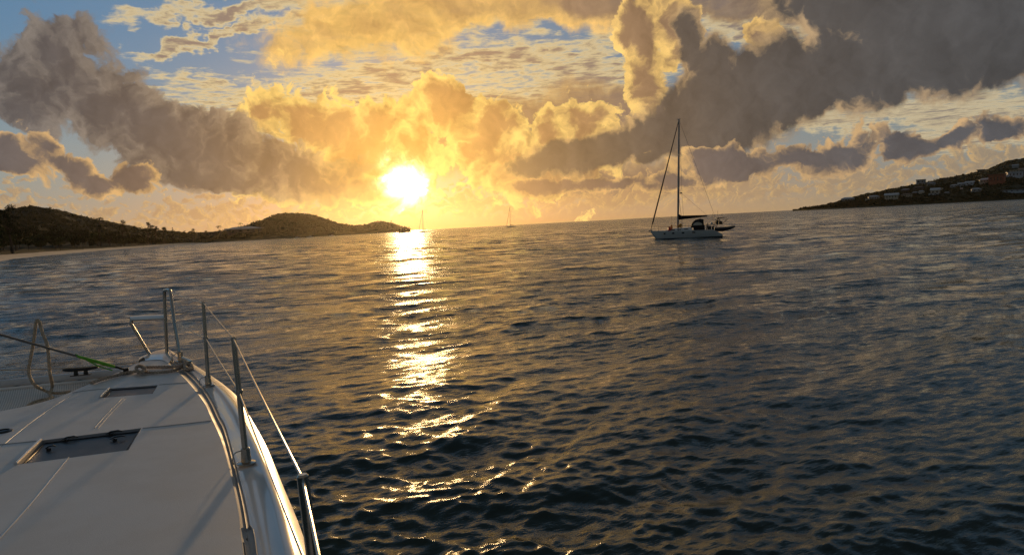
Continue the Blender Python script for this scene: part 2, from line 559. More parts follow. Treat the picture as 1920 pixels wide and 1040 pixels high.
# ------------------------------------------------------------------ sea
def build_sea():
    azs = list(np.radians(np.linspace(-46, 46, 1050))) + list(np.radians(np.linspace(46, 314, 150)[1:-1]))
    azs = np.array(azs)
    rs = [0.0, 1.2, 2.4, 3.6]
    r = 4.6
    while r < 60: rs.append(r); r *= 1.0042
    while r < 700: rs.append(r); r *= 1.008
    while r < 5200: rs.append(r); r *= 1.05
    rs = np.array(rs)
    A, Rr = np.meshgrid(azs, rs)
    Xg = (np.sin(A) * Rr).ravel(); Yg = (np.cos(A) * Rr).ravel()
    rr = Rr.ravel()
    cell = np.maximum(0.0042 * rr * 1.2, 0.012)
    rg = np.random.RandomState(12)
    dx_ = np.zeros_like(Xg); dy_ = np.zeros_like(Xg); dz_ = np.zeros_like(Xg)
    # patches of wind: the chop comes in groups
    grp = 0.75 + 0.45 * np.sin(Xg * 0.21 + Yg * 0.13 + 1.0) * np.sin(Yg * 0.17 - Xg * 0.07 + 0.4)
    waves = []
    for lam, n, slope, spread in ((8.0, 5, 0.017, 18), (4.6, 8, 0.024, 20), (2.6, 12, 0.019, 28), (1.4, 18, 0.017, 30), (0.75, 26, 0.019, 34), (0.40, 30, 0.026, 38), (0.23, 32, 0.036, 48), (0.13, 30, 0.038, 58)):
        for _ in range(n):
            l = lam * rg.uniform(0.72, 1.38)
            th = math.radians(-62 + rg.normal() * spread)
            waves.append((l, th, slope * rg.uniform(0.6, 1.3), rg.uniform(0, 6.283)))
    for l, th, s, ph in waves:
        k = 2 * math.pi / l
        a = s / k
        ok = cell < l * 0.30
        w = np.clip((l * 0.30 - cell[ok]) / (l * 0.12), 0, 1)
        cx, cy = math.cos(th), math.sin(th)
        arg = k * (Xg[ok] * cx + Yg[ok] * cy) + ph
        if l < 3.2: w = w * grp[ok]
        sn, cs = np.sin(arg), np.cos(arg)
        dz_[ok] += a * w * cs
        dx_[ok] -= a * w * cx * sn * 0.95
        dy_[ok] -= a * w * cy * sn * 0.95
    dz_[rr < 3] *= 0.2
    co = np.stack([Xg + dx_, Yg + dy_, dz_], 1)
    nr, nc = len(rs), len(azs)
    i = np.arange(nr - 1)[:, None]; j = np.arange(nc)[None, :]
    a = i * nc + j; b = i * nc + (j + 1) % nc
    c = (i + 1) * nc + (j + 1) % nc; d = (i + 1) * nc + j
    quads = np.stack([a, b, c, d], 2).reshape(-1, 4)[:, ::-1]
    me = bpy.data.meshes.new('sea')
    me.vertices.add(len(co)); me.vertices.foreach_set('co', co.astype(np.float32).ravel())
    me.loops.add(quads.size); me.loops.foreach_set('vertex_index', quads.astype(np.int32).ravel())
    me.polygons.add(len(quads)); me.polygons.foreach_set('loop_start', np.arange(0, quads.size, 4, dtype=np.int32))
    me.update(calc_edges=True)
    me.polygons.foreach_set('use_smooth', np.ones(len(quads), dtype=bool))
    m = bpy.data.materials.new('sea_water'); m.use_nodes = True
    t = m.node_tree; q = G(t); bs = t.nodes['Principled BSDF']
    pos = X(q, q.node('ShaderNodeNewGeometry').outputs['Position'])
    dist = q.v('LENGTH', pos)
    px_, py_, _ = q.sep(pos)
    # shallows off the beach to the left
    sh = q.ss(px_ * -1.0 + py_ * -0.12, 0.0, 120.0)
    bc = q.node('ShaderNodeMix', data_type='RGBA')
    q.put(bc.inputs[0], sh); q.put(bc.inputs[6], (0.016, 0.033, 0.033)); q.put(bc.inputs[7], (0.045, 0.085, 0.080))
    t.links.new(bc.outputs[2], bs.inputs['Base Color'])
    bs.inputs['IOR'].default_value = 1.333
    q.put(bs.inputs['Roughness'], q.ss(dist, 8.0, 600.0, 0.05, 0.15))
    st = q.v('MULTIPLY', q.v('MULTIPLY', X(q, q.mapping(pos.s, rot=(0, 0, R(-26))).s), (1, 1, 1)), (0.42, 1.0, 1.0))
    n0_ = q.noise(st, 26.0, 4, 0.6)
    n1_ = q.noise(st, 9.0, 5, 0.62)
    n1b = q.noise(st, 3.3, 5, 0.60)
    n2_ = q.noise(st, 1.3, 6, 0.60)
    n4_ = q.noise(st, 0.45, 5, 0.60)
    n3_ = q.noise(st, 0.16, 5, 0.60)
    gust = q.ls(q.noise(pos, 0.035, 3, 0.5), 0.35, 0.65, 0.6, 1.35)
    hgt = (n0_ * 0.004 + n1_ * 0.022 + n1b * q.ss(dist, 7.0, 26.0, 0.006, 0.065) + n2_ * q.ss(dist, 14.0, 60.0, 0.0, 0.20) + n4_ * q.ss(dist, 35.0, 150.0, 0.0, 0.6) + n3_ * q.ss(dist, 120.0, 500.0, 0.0, 2.0)) * gust
    bp = q.node('ShaderNodeBump'); bp.inputs['Distance'].default_value = 1.0; bp.inputs['Strength'].default_value = 0.8
    q.put(bp.inputs['Height'], hgt)
    # facets of the unresolved chop: slopes added straight to the normal, growing with distance
    cr_ = X(q, q.mapping(pos.s, rot=(0, 0, R(-12))).s)
    cr_ = q.v('MULTIPLY', cr_, (0.30, 1.0, 1.0))
    sa = (q.noise(cr_, 0.9, 3, 0.65) - 0.5) * q.ss(dist, 9.0, 35.0, 0.0, 1.7) + (q.noise(cr_, 0.25, 4, 0.65) - 0.5) * q.ss(dist, 45.0, 160.0, 0.0, 1.5)
    cn_ = q.v('MULTIPLY', X(q, q.mapping(pos.s, rot=(0, 0, R(-24))).s), (0.36, 1.0, 1.0))
    nearw = q.ss(dist, 15.0, 60.0, 1.0, 0.5)
    sa = sa + (q.noise(cn_, 4.2, 5, 0.72) - 0.5) * nearw * 1.6
    sb = (q.noise(q.v('ADD', cn_, (31.0, 3.0, 5.0)), 4.2, 4, 0.70) - 0.5) * nearw * 1.0 + (q.noise(q.v('ADD', cr_, (71.0, 13.0, 5.0)), 0.9, 3, 0.65) - 0.5) * q.ss(dist, 12.0, 45.0, 0.0, 1.1)
    nn = q.v('NORMALIZE', q.v('ADD', X(q, bp.outputs[0]), q.v('SCALE', q.xyz(sb, sa, 0.0), gust * q.ss(dist, 12.0, 150.0, 0.75, 1.25))))
    q.put(bs.inputs['Normal'], nn)
    me.materials.append(m)
    o = bpy.data.objects.new('sea', me); COL.objects.link(o)
    tag(o, kind='structure')
    return o


build_sea()
# ------------------------------------------------------------------ the catamaran we stand on
HX = Vector((-math.sin(R(30)), math.cos(R(30)), 0))      # its heading
RX = Vector((math.cos(R(30)), math.sin(R(30)), 0))
cat = empty('catamaran', (W(420, 800, DECK).x, W(420, 800, DECK).y, 0.0),
            'white catamaran bow in the foreground with steel railings, deck hatches and trampoline', 'catamaran')
NS = 90
PZ = DECK + 0.018                                          # raised inner panel


def line(px, z, ext):
    pts = [W(x, y, z) for x, y in px]
    pts += [pts[-1] + (pts[-1] - pts[-2]).normalized() * 0.6 + (-HX) * 0.2, pts[-1] - HX * ext]
    return resample(spline(pts, 8), NS)


L0 = line([(316, 654), (335, 666), (365, 684), (396, 704), (425, 725), (450, 749), (468, 780), (498, 833), (531, 911), (558, 975), (583, 1040)], DECK - 0.030, 3.6)
L1 = line([(315, 656.5), (333, 668.5), (362, 687.5), (392, 708), (418, 728), (441, 753), (459, 786), (477, 822), (501, 876), (531, 956), (552, 1037)], DECK, 3.6)
L2 = line([(314, 659), (331, 671), (359, 691), (386, 712), (408, 732), (427, 757), (444, 784), (461, 816), (488, 878), (509, 948), (528, 1037)], DECK, 3.6)
L3 = line([(312, 666), (328, 677), (348, 691), (366, 706), (384, 727), (400, 752), (412, 778), (423, 798), (441, 863), (462, 947), (477, 1022)], DECK - 0.004, 3.6)
L4 = line([(303, 676), (315, 681), (330, 694), (350, 713), (371, 738), (385, 758), (394, 778), (401, 793), (413, 820), (426, 863), (446, 952), (457, 1040)], PZ, 3.6)
mb = MB()


def lerp_rows(A, B, t, dz=0.0):
    return [a.lerp(b, t) + Vector((0, 0, dz)) for a, b in zip(A, B)]


# side deck, toe strip and rounded gunwale
mb.loft([L3, lerp_rows(L3, L2, 0.5, 0.002), L2, lerp_rows(L2, L1, 0.10, 0.003), lerp_rows(L2, L1, 0.5, 0.004), lerp_rows(L2, L1, 0.9, 0.003), L1])
mb.build('side_deck', M['gelcoat'], cat, sharp=50)
mb = MB()
mb.loft([L1, lerp_rows(L1, L0, 0.33, 0.0022), lerp_rows(L1, L0, 0.66, 0.0024), L0, lerp_rows(L0, L0, 0, -0.03)])
mb.build('gunwale', M['gunwale'], cat, sharp=40)
# hull flank down to the water
mb = MB()
flank = []
for dz, out in ((-0.004, -0.002), (-0.02, 0.004), (-0.08, 0.02), (-0.25, 0.05), (-0.6, 0.04), (-1.1, -0.03), (-1.7, -0.14), (-2.35, -0.24)):
    row = []
    for i, (a, b) in enumerate(zip(L1, L0)):
        t = (L1[min(i + 1, NS - 1)] - L1[max(i - 1, 0)]).normalized()
        n = Vector((-t.y, t.x, 0))
        if n.dot(RX) < 0: n = -n
        p = b + Vector((0, 0, dz)) + n * (out * min(1.0, i / 10.0))
        if dz < -0.3: p += HX * (0.12 * max(0.0, 1 - i / 18.0)) * (1 - abs(dz + 1.2))
        row.append(p)
    flank.append(row)
# inboard edge of the foredeck
IN_PX = [(303, 676), (284, 675.5), (266, 677), (252, 683), (228, 695), (200, 706), (173, 716.5), (150, 727), (127, 737), (97, 748), (53, 760), (0, 770.5), (-120, 800), (-330, 850)]
INB = [W(x, y, PZ) for x, y in IN_PX]
mb.loft(flank)
stem_in = [Vector(p) for p in INB]
inner = resample(spline([L1[0]] + [p for p in INB[1:]], 6), NS)
fl2 = []
for dz, out in ((-0.036, 0.0), (-0.3, -0.03), (-0.8, 0.02), (-1.4, 0.10), (-2.35, 0.2)):
    fl2.append([p + Vector((0, 0, dz)) + RX * out * min(1, i / 20) for i, p in enumerate(inner)])
mb.loft(fl2)
mb.build('hull', M['gelcoat'], cat, sharp=60)
# chine of the nose: raised lip round the bow and the sloping face down to the panel
nose_out = [W(x, y, DECK + 0.030) for x, y in [(260, 675), (263, 669), (281, 662), (293, 657), (311, 653.5), (320, 656)]]
nose_in = [W(x, y, DECK + 0.036) for x, y in [(270, 669), (276, 666), (289, 664.5), (300, 664), (312, 664.5), (322, 671)]]
nose_low = [W(x, y, PZ - 0.002) for x, y in [(272, 675.5), (282, 674.5), (290, 674), (300, 674), (306, 675), (316, 681)]]
n0, n1r, n2r = [spline(v_, 6) for v_ in (nose_out, nose_in, nose_low)]
mb = MB()
mb.loft([[p - Vector((0, 0, 0.12)) for p in n0], n0, lerp_rows(n0, n1r, 0.5, 0.003), n1r, n2r, [p - Vector((0, 0, 0.03)) for p in n2r]])
mb.build('bow_cap', M['gelcoat'], cat, sharp=50)
# drain channel with two ridges beside the panel
mb = MB()
mb.loft([L3, lerp_rows(L3, L4, 0.06, -0.005), lerp_rows(L3, L4, 0.26, -0.007), lerp_rows(L3, L4, 0.31, 0.000), lerp_rows(L3, L4, 0.38, 0.000), lerp_rows(L3, L4, 0.44, -0.009),
         lerp_rows(L3, L4, 0.70, -0.010), lerp_rows(L3, L4, 0.92, -0.004), L4])
mb.build('drain_channel', M['channel'], cat, sharp=25)

# ---- raised panel with two hatch openings
H1 = [W(x, y, PZ) for x, y in [(79, 825), (265, 802), (241, 843), (33, 870)]]
H2 = [W(x, y, PZ) for x, y in [(207, 728), (296, 721.5), (286, 737.5), (190, 745.5)]]


def holed(outer, holes, z, name, m, parent):
    bm = bmesh.new()
    es = []
    for loop in [outer] + holes:
        vs = [bm.verts.new((p.x - parent.location.x, p.y - parent.location.y, z)) for p in loop]
        for i in range(len(vs)): es.append(bm.edges.new((vs[i], vs[(i + 1) % len(vs)])))
    bmesh.ops.triangle_fill(bm, use_beauty=True, use_dissolve=False, edges=es)
    for f in bm.faces:
        if f.normal.z < 0: f.normal_flip()
    me = bpy.data.meshes.new(name); bm.to_mesh(me); bm.free()
    me.materials.append(m)
    o = bpy.data.objects.new(name, me); COL.objects.link(o); o.parent = parent
    return o


outer = [p.copy() for p in L4] + [p.copy() for p in reversed(resample(spline(INB[1:], 6), 70))]
holed(outer, [H1, H2], PZ, 'foredeck_panel', M['nonskid'], cat)
# inboard edge: a rolled lip that drops to the trampoline
rollp = resample(spline(INB[4:], 6), 70)
mb = MB()
mb.loft([rollp, [p + Vector((-0.012, 0.0, -0.006)) for p in rollp], [p + Vector((-0.02, 0.004, -0.03)) for p in rollp], [p + Vector((-0.02, 0.004, -0.22)) for p in rollp]])
mb.build('deck_edge', M['gelcoat'], cat, sharp=70)
for nm, H, depth, gm in (('deck_hatch', H1, 0.026, M['smoked']), ('deck_hatch', H2, 0.022, M['brown_acrylic'])):
    mb = MB()
    low = [p - Vector((0, 0, depth)) for p in H]
    c = sum(low, Vector()) / 4
    mb.loft([[p + Vector((0, 0, 0.0005)) for p in H], low, [p.lerp(c, 0.05) for p in low]], close=True)
    fr = mb.build(nm, M['seam'], cat, smooth=False)
    gl = [p.lerp(c, 0.03) + Vector((0, 0, 0.010)) for p in low]
    mb = MB(); mb.loft([[p - Vector((0, 0, 0.014)) for p in gl], gl], close=True)
    k = len(mb.v); mb.f.append((k - 4, k - 3, k - 2, k - 1))
    pane = mb.build('hatch_pane', gm, cat, smooth=False)
    pane.parent = fr
    e = MB()                                              # white bead on the left side, standing in for the sunlit recess wall
    a_, b_ = H[0], H[3]
    side = (H[0] - H[1]).normalized()
    e.tube([a_ + side * 0.008 + Vector((0, 0, 0.004)), a_.lerp(b_, 0.5) + side * 0.008 + Vector((0, 0, 0.006)), b_ + side * 0.008 + Vector((0, 0, 0.004))], 0.010, 8)
    lip = e.build('sunlit_edge_bead', M['gelcoat'], cat); lip.parent = fr
    e = MB()
    gc = sum(gl, Vector()) / 4
    ring = [p.lerp(gc, 0.045) + Vector((0, 0, 0.002)) for p in gl]
    e.tube(ring + [ring[0]], 0.002, 6)
    sl = e.build('hatch_seal', M['black'], cat); sl.parent = fr
    if H is H1:
        for (x, y, w_) in ((95, 839, 0.05), (131, 822, 0.085), (214, 811, 0.085), (221, 821, 0.08)):
            p = W(x, y, PZ - depth + 0.020)
            d = (H[1] - H[0]).normalized()
            q_ = MB()
            q_.tube([p - d * w_ / 2, p - d * w_ * 0.2 + Vector((0, 0, 0.010)), p + d * w_ * 0.25 + Vector((0, 0, 0.012)), p + d * w_ / 2 + Vector((0, 0, 0.004))], [0.005, 0.008, 0.007, 0.004], 8, flat=0.6)
            q_.lathe((p.x - d.x * w_ * 0.2, p.y - d.y * w_ * 0.2, p.z - 0.010), [(0.0001, 0.0), (0.012, 0.0), (0.011, 0.010), (0.0001, 0.012)], 12)
            hnd = q_.build('hatch_handle', M['black'], cat); hnd.parent = fr


def bead(px, z, r, name, m, parent, flat=0.35):
    pts = resample(spline([W(x, y, z) for x, y in px], 6), 24)
    b = MB()
    rows = []
    for off, h in ((-r, -0.002), (-r * 0.5, flat * r), (r * 0.5, flat * r), (r, -0.002)):
        row = []
        for i, p in enumerate(pts):
            t = (pts[min(i + 1, 23)] - pts[max(i - 1, 0)]).normalized()
            row.append(p + Vector((-t.y, t.x, 0)) * off + Vector((0, 0, h)))
        rows.append(row)
    b.loft(rows)
    return b.build(name, m, parent)


bead([(-60, 838), (0, 833), (75, 826)], PZ, 0.011, 'panel_joint', M['seam'], cat)
bead([(268, 802.5), (330, 796), (396, 788.5)], PZ, 0.011, 'panel_joint', M['seam'], cat)
bead([(135, 736), (170, 731), (205, 728)], PZ, 0.010, 'panel_joint', M['seam'], cat)
bead([(298, 721), (330, 718.5), (352, 717)], PZ, 0.010, 'panel_joint', M['seam'], cat)
bead([(-40, 1052), (0, 1008), (60, 941), (129, 857)], PZ, 0.0035, 'panel_joint', M['gelcoat'], cat, 1.0)
bead([(177, 802), (200, 776), (229, 747)], PZ, 0.0035, 'panel_joint', M['gelcoat'], cat, 1.0)
bead([(184, 802), (207, 776), (235, 747)], PZ, 0.003, 'panel_joint', M['gelcoat'], cat, 1.0)
bead([(0, 838), (60, 790), (118, 750), (150, 733), (200, 712)], PZ, 0.003, 'panel_joint', M['seam'], cat, 0.2)
# deck fitting cut by the left edge of the view
q_ = MB(); p = W(4, 809, PZ)
q_.lathe((p.x, p.y, PZ - 0.002), [(0.0001, 0), (0.055, 0), (0.055, 0.006), (0.040, 0.012), (0.034, 0.006), (0.0001, 0.004)], 20)
q_.build('deck_filler', M['darkmetal'], cat)
# scupper pocket at the aft end of the channel
pk = [W(x, y, DECK + 0.006) for x, y in [(443, 1004), (449, 992), (459, 988), (463, 992), (470, 984), (476, 992), (480, 1012), (484, 1045), (462, 1050), (458, 1022), (446, 1018)]]
pc = sum(pk, Vector()) / len(pk)
mb = MB()
mb.loft([pk, [p.lerp(pc, 0.12) + Vector((0, 0, 0.008)) for p in pk], [p.lerp(pc, 0.22) + Vector((0, 0, -0.002)) for p in pk], [p.lerp(pc, 0.9) + Vector((0, 0, -0.004)) for p in pk]], close=True)
mb.build('scupper', M['channel'], cat, sharp=60)

# ---- stanchions, bow rail, life lines
def upright(bx, by, tx, ty, r=0.0135, name='stanchion'):
    b = W(bx, by, DECK + 0.006)
    t = Q(tx, ty, b.y + 0.02)
    m_ = MB()
    m_.tube([b, b.lerp(t, 0.5), t - (t - b).normalized() * 0.004, t], [r * 1.08, r * 1.0, r * 0.92, r * 0.6], 14)
    o = m_.build(name, M['steel'], cat)
    s_ = MB()
    s_.lathe(b, [(0.0001, 0), (0.045, 0), (0.045, 0.005), (0.024, 0.010), (0.021, 0.075), (0.0165, 0.078), (0.0001, 0.078)], 18)
    bc_ = s_.build('stanchion_base', M['steel'], cat); bc_.parent = o
    w = MB()
    d = -RX
    w.tube(spline([b + d * 0.018 + Vector((0, 0, 0.068)), b + d * 0.05 + Vector((0, 0, 0.06)), b + d * 0.062 + Vector((0, 0, 0.03)), b + d * 0.058 + Vector((0, 0, 0.006))], 4), 0.003, 6)
    e_ = w.build('lashing_eye', M['wire'], cat); e_.parent = o
    return b, t


b2, t2 = upright(391, 722, 381, 565)
b3, t3 = upright(462, 868, 437.5, 631)
t4 = Q(567, 888, 1.46)
b4 = Vector((t4.x + 0.02, t4.y + 0.02, DECK + 0.006))
m_ = MB(); m_.tube([b4, b4.lerp(t4, 0.5), t4 - Vector((0, 0, 0.004)), t4], [0.0145, 0.0135, 0.0125, 0.009], 14); m_.build('stanchion', M['steel'], cat)
s_ = MB(); s_.lathe(b4, [(0.0001, 0), (0.045, 0), (0.045, 0.005), (0.024, 0.010), (0.021, 0.075), (0.0001, 0.078)], 18); s_.build('stanchion_base', M['steel'], cat)
# bow rail: one bent tube with a front leg and an aft leg
bf = W(313, 662, DECK + 0.032); ba = W(339, 677, DECK + 0.006)
tf = Q(308.5, 551, bf.y); ta = Q(320, 551, ba.y + 0.15)
top1 = Q(309.5, 544.5, bf.y - 0.05); top2 = Q(316.5, 543.5, ba.y + 0.20)
mid = Q(327, 603, ba.y + 0.06)
path = spline([bf, bf.lerp(tf, 0.5), tf, top1, top2, ta, mid, ba.lerp(mid, 0.45), ba], 6)
m_ = MB(); m_.tube(path, 0.0150, 12); rail = m_.build('bow_rail', M['steel'], cat)
s_ = MB(); s_.lathe(ba, [(0.0001, 0), (0.05, 0), (0.05, 0.006), (0.026, 0.012), (0.022, 0.09), (0.0001, 0.092)], 18)
o_ = s_.build('rail_base', M['steel'], cat); o_.parent = rail
s_ = MB(); s_.tube(spline([ba - RX * 0.018 + Vector((0, 0, 0.08)), ba - RX * 0.06 + Vector((0, 0, 0.06)), ba - RX * 0.072 + Vector((0, 0, 0.02)), ba - RX * 0.06], 4), 0.0035, 6)
o_ = s_.build('lashing_eye', M['wire'], cat); o_.parent = rail
# side bar of the seat and its leg
sl = W(280.5, 664, DECK + 0.032)
se = Q(245, 605, sl.y - 0.05)
cr = Q(310, 601.5, bf.y - 0.02)
m_ = MB(); m_.tube(spline([sl, sl.lerp(se, 0.92), se + Vector((0, 0, 0.004)), se.lerp(cr, 0.06) + Vector((0, 0, 0.012))], 6), 0.013, 12); m_.build('seat_leg', M['steel'], cat)
e1, e2 = se + Vector((0, 0, 0.014)), cr + Vector((0, 0, 0.012))
back = HX * 0.34
m_ = MB()
rows = []
for k in range(9):
    a = math.pi * 2 * k / 8
    rows.append([e1.lerp(e2, t) + back * (0.5 + 0.5 * math.cos(a)) * (0.55 + 0.45 * min(1, 4 * t * (1.02 - t) + 0.45)) + Vector((0, 0, 0.023 * math.sin(a) + 0.012)) for t in (0.0, 0.02, 0.1, 0.5, 0.9, 0.98, 1.0)])
m_.loft(rows)
m_.build('rail_seat', M['white_plastic'], cat)
# life lines
lt = Q(315, 546, bf.y - 0.1)
def wire(pts, r, sag=0.0, name='life_line', m=None):
    out = []
    for a, b in zip(pts, pts[1:]):
        for k in range(12):
            t = k / 12
            out.append(Vector(a).lerp(Vector(b), t) + Vector((0, 0, -sag * 4 * t * (1 - t))))
    out.append(Vector(pts[-1]))
    w_ = MB(); w_.tube(out, r, 8)
    return w_.build(name, m or M['wire'], cat)


t5 = Q(608, 1080, 1.0)
t5 = t4 + (t5 - t4) * 2.6
wire([lt, t2 - Vector((0, 0, 0.01)), t3 - Vector((0, 0, 0.01)), t4 - Vector((0, 0, 0.012)), t5], 0.0036, 0.004)
m2 = b2.lerp(t2, 0.565); m3 = b3.lerp(t3, 0.565); m4 = b4.lerp(t4, 0.565); m5 = m4 + (t5 - t4)
l0 = Q(313, 597, bf.y)
wire([l0, mid, m2, m3, m4, m5], 0.0040, 0.006)
for c_ in (m2, m3, m4):
    s_ = MB(); s_.lathe(c_ - Vector((0, 0, 0.012)), [(0.0145, 0), (0.018, 0.004), (0.018, 0.020), (0.0145, 0.024)], 14); s_.build('line_collar', M['steel'], cat)


# ---- cleats: horn cleat shape
def cleat(c, d, L, h, m, name='cleat'):
    d = d.normalized(); up = Vector((0, 0, 1))
    s = MB()
    s.tube([c - d * L / 2 + up * (h * 1.06), c - d * L * 0.42 + up * (h * 1.0), c - d * L * 0.2 + up * (h * 0.95), c + d * L * 0.2 + up * (h * 0.95), c + d * L * 0.42 + up * (h * 1.0), c + d * L / 2 + up * (h * 1.06)],
           [L * 0.03, L * 0.05, L * 0.062, L * 0.062, L * 0.05, L * 0.03], 10)
    for q in (-0.14, 0.14):
        s.tube([c + d * L * q, c + d * L * q + up * h * 0.9], [L * 0.075, L * 0.05], 10)
    n = Vector((-d.y, d.x, 0))
    s.box(c + up * 0.004, (L * 0.56, L * 0.2, 0.008), math.atan2(d.y, d.x))
    return s.build(name, m, cat)


cleat(W(352, 690, DECK + 0.008), W(366, 686, DECK) - W(345, 676, DECK), 0.30, 0.075, M['steel'])

# ---- forward beam with its cleat, net, stay
bz = DECK - 0.03
beamA = W(212, 702, bz); beamB = W(0, 722, bz)
bd = (beamB - beamA).normalized()
beamC = beamB + bd * 2.6
m_ = MB(); m_.tube([beamA - bd * 0.15, beamA, beamB, beamC], 0.052, 20, flat=0.9); m_.build('forward_beam', M['beam'], cat)
kc = W(152, 703, bz + 0.045)
cleat(kc - bd * 0.0, bd, 0.27, 0.055, M['black'])
# trampoline: a net sheet laced to the beam
net_t = [beamA + bd * t + HX * -0.13 + Vector((0, 0, -0.02)) for t in np.linspace(-0.35, 3.9, 30)]
inb = resample(spline([p + Vector((0, 0, -0.07)) for p in INB[4:]] + [INB[-1] + Vector((-1.5, -0.6, -0.07))], 5), 30)
rows = []
for k in range(13):
    t = k / 12
    rows.append([a.lerp(b + RX * 0.05, t) + Vector((0, 0, -0.06 * math.sin(math.pi * t))) for a, b in zip(net_t, inb)])
m_ = MB(); m_.loft(rows)
nm = bpy.data.materials.new('net_mesh'); nm.use_nodes = True
tt = nm.node_tree; qg = G(tt); pb = tt.nodes['Principled BSDF']
oc = qg.node('ShaderNodeTexCoord').outputs['Object']
rot = qg.mapping(oc, rot=(0, 0, R(-30)), scale=(1, 1, 1))
xx, yy, _z = qg.sep(rot)
sx = qg.m('ABSOLUTE', qg.m('SINE', xx * 190.0)); sy = qg.m('ABSOLUTE', qg.m('SINE', yy * 190.0))
hole = qg.m('MULTIPLY', qg.ss(sx, 0.45, 0.55), qg.ss(sy, 0.45, 0.55))
pb.inputs['Base Color'].default_value = (0.72, 0.69, 0.64, 1); pb.inputs['Roughness'].default_value = 0.8
qg.put(pb.inputs['Alpha'], qg.m('SUBTRACT', 1.0, hole * 0.45))
tramp = m_.build('trampoline', nm, cat)
m_ = MB()
edge = [p + Vector((0, 0, 0.006)) for p in net_t]
m_.tube(edge, 0.013, 8); h_ = m_.build('net_hem', M['white_plastic'], cat); h_.parent = tramp
m_ = MB()
zig = []
for i in range(52):
    s = -0.3 + i * 0.08
    base_ = beamA + bd * s
    zig.append(base_ + HX * (-0.055 if i % 2 else -0.135) + Vector((0, 0, -0.012)))
m_.tube(zig, 0.005, 6); h_ = m_.build('lacing', M['black'], cat); h_.parent = tramp
# stay with fork end
s1_ = W(236, 693, DECK + 0.05)
s0 = Q(0, 627, 5.15)
sd = (s0 - s1_)
m_ = MB(); m_.tube([s1_ + sd * 0.11, s1_ + sd * 0.5, s0, s0 + sd * 0.5], 0.0085, 8); stay = m_.build('bridle_stay', M['stay'], cat)
gp0 = s1_ + sd * 0.105
g_end = s1_ + sd * 0.435
m_ = MB()
m_.tube([gp0, gp0.lerp(g_end, 0.12), gp0.lerp(g_end, 0.5), gp0.lerp(g_end, 0.88), g_end], [0.015, 0.019, 0.019, 0.015, 0.008], 12, flat=0.75)
gs = m_.build('chafe_sleeve', M['green'], cat); gs.parent = stay
m_ = MB()
m_.tube([gp0 + Vector((-0.02, 0, -0.03)), gp0.lerp(g_end, 0.4) + Vector((0, 0, -0.036)), g_end + Vector((0, 0, 0.012))], 0.005, 6)
gs2 = m_.build('sleeve_cord', M['green'], cat); gs2.parent = stay
m_ = MB()
sdir = sd.normalized(); sn = Vector((-sdir.y, sdir.x, 0)).normalized()
for k in (-1, 1):
    m_.tube([s1_ + sn * 0.014 * k, s1_ + sd * 0.09 + sn * 0.014 * k, s1_ + sd * 0.115], [0.007, 0.008, 0.009], 8)
m_.lathe(s1_ - Vector((0, 0, 0.02)), [(0.0001, 0), (0.022, 0), (0.022, 0.035), (0.0001, 0.036)], 12)
m_.box(s1_ - Vector((0, 0, 0.03)), (0.09, 0.05, 0.03), R(-20))
fk = m_.build('stay_fork', M['darkmetal'], cat); fk.parent = stay
# thin guard line across the bows, low behind the beam
ga = W(262, 679, DECK + 0.08); gb = Q(0, 694, ga.y - 1.0)
w_ = MB(); w_.tube([ga, ga.lerp(gb, 0.5) - Vector((0, 0, 0.015)), gb, gb + (gb - ga) * 0.6], 0.0042, 6); w_.build('guard_line', M['rope'], cat)

# ---- mooring rope: from the side cleat back to a knot and off to the beam
def rope(name, segs, r, label, m, n=8):
    b = MB()
    for pts in segs:
        b.tube(spline(pts, n), r, 8)
    o = b.build(name, m, None, sharp=80)
    return tag(o, label, 'rope')


def strand(pts, r, turns, n=10, ph=0.0):
    """three-strand laid rope as separate twisted strands"""
    path = resample(spline(pts, 10), max(20, int(sum((Vector(b) - Vector(a)).length for a, b in zip(pts, pts[1:])) / 0.012)))
    out = [[], [], []]
    L = 0.0
    for i, p in enumerate(path):
        t = (path[min(i + 1, len(path) - 1)] - path[max(i - 1, 0)]).normalized()
        if i: L += (path[i] - path[i - 1]).length
        up = Vector((0, 0, 1)) if abs(t.z) < 0.95 else Vector((1, 0, 0))
        a = t.cross(up).normalized(); b = t.cross(a)
        for k in range(3):
            an = L * turns + k * 2.0944 + ph
            out[k].append(p + a * math.cos(an) * r * 0.5 + b * math.sin(an) * r * 0.5)
    return out


def laid_rope(name, paths, r, label, m, turns=75):
    b = MB()
    for pts in paths:
        for s in strand(pts, r, turns): b.tube(s, r * 0.58, 6)
    o = b.build(name, m, None, sharp=80)
    return tag(o, label, 'rope')


z1 = PZ + 0.016
P_ = lambda x, y, h=0.0: W(x, y, z1 + h)
knot = P_(262, 691, 0.01)
laid_rope('mooring_rope', [
    [P_(357, 683, 0.03), P_(345, 682, 0.03), P_(330, 687), P_(305, 687.5), P_(280, 688), P_(266, 689, 0.01)],
    [P_(352, 687, 0.02), P_(342, 688), P_(325, 694.5), P_(300, 697.5), P_(280, 698), P_(266, 695, 0.005)],
    [P_(258, 695, 0.01), P_(240, 698), P_(220, 703), P_(195, 709.5), P_(175, 716, 0.0), W(165, 722, DECK - 0.03), W(158, 724, DECK - 0.06)],
    [P_(260, 685, 0.03), P_(268, 687, 0.045), P_(272, 692, 0.03), P_(265, 697, 0.01), P_(257, 694, 0.03), P_(256, 688, 0.03), P_(262, 686, 0.05), P_(270, 690, 0.02), P_(268, 697, 0.02), P_(259, 698, 0.01)],
    [P_(345, 683, 0.02), P_(352, 690, 0.02), P_(360, 688, 0.03), P_(356, 681, 0.03), P_(347, 684, 0.035), P_(351, 691, 0.035), P_(361, 690, 0.02)],
], 0.013, 'tan three-strand mooring rope knotted on the bow and looped round the cleat', M['rope_red'])
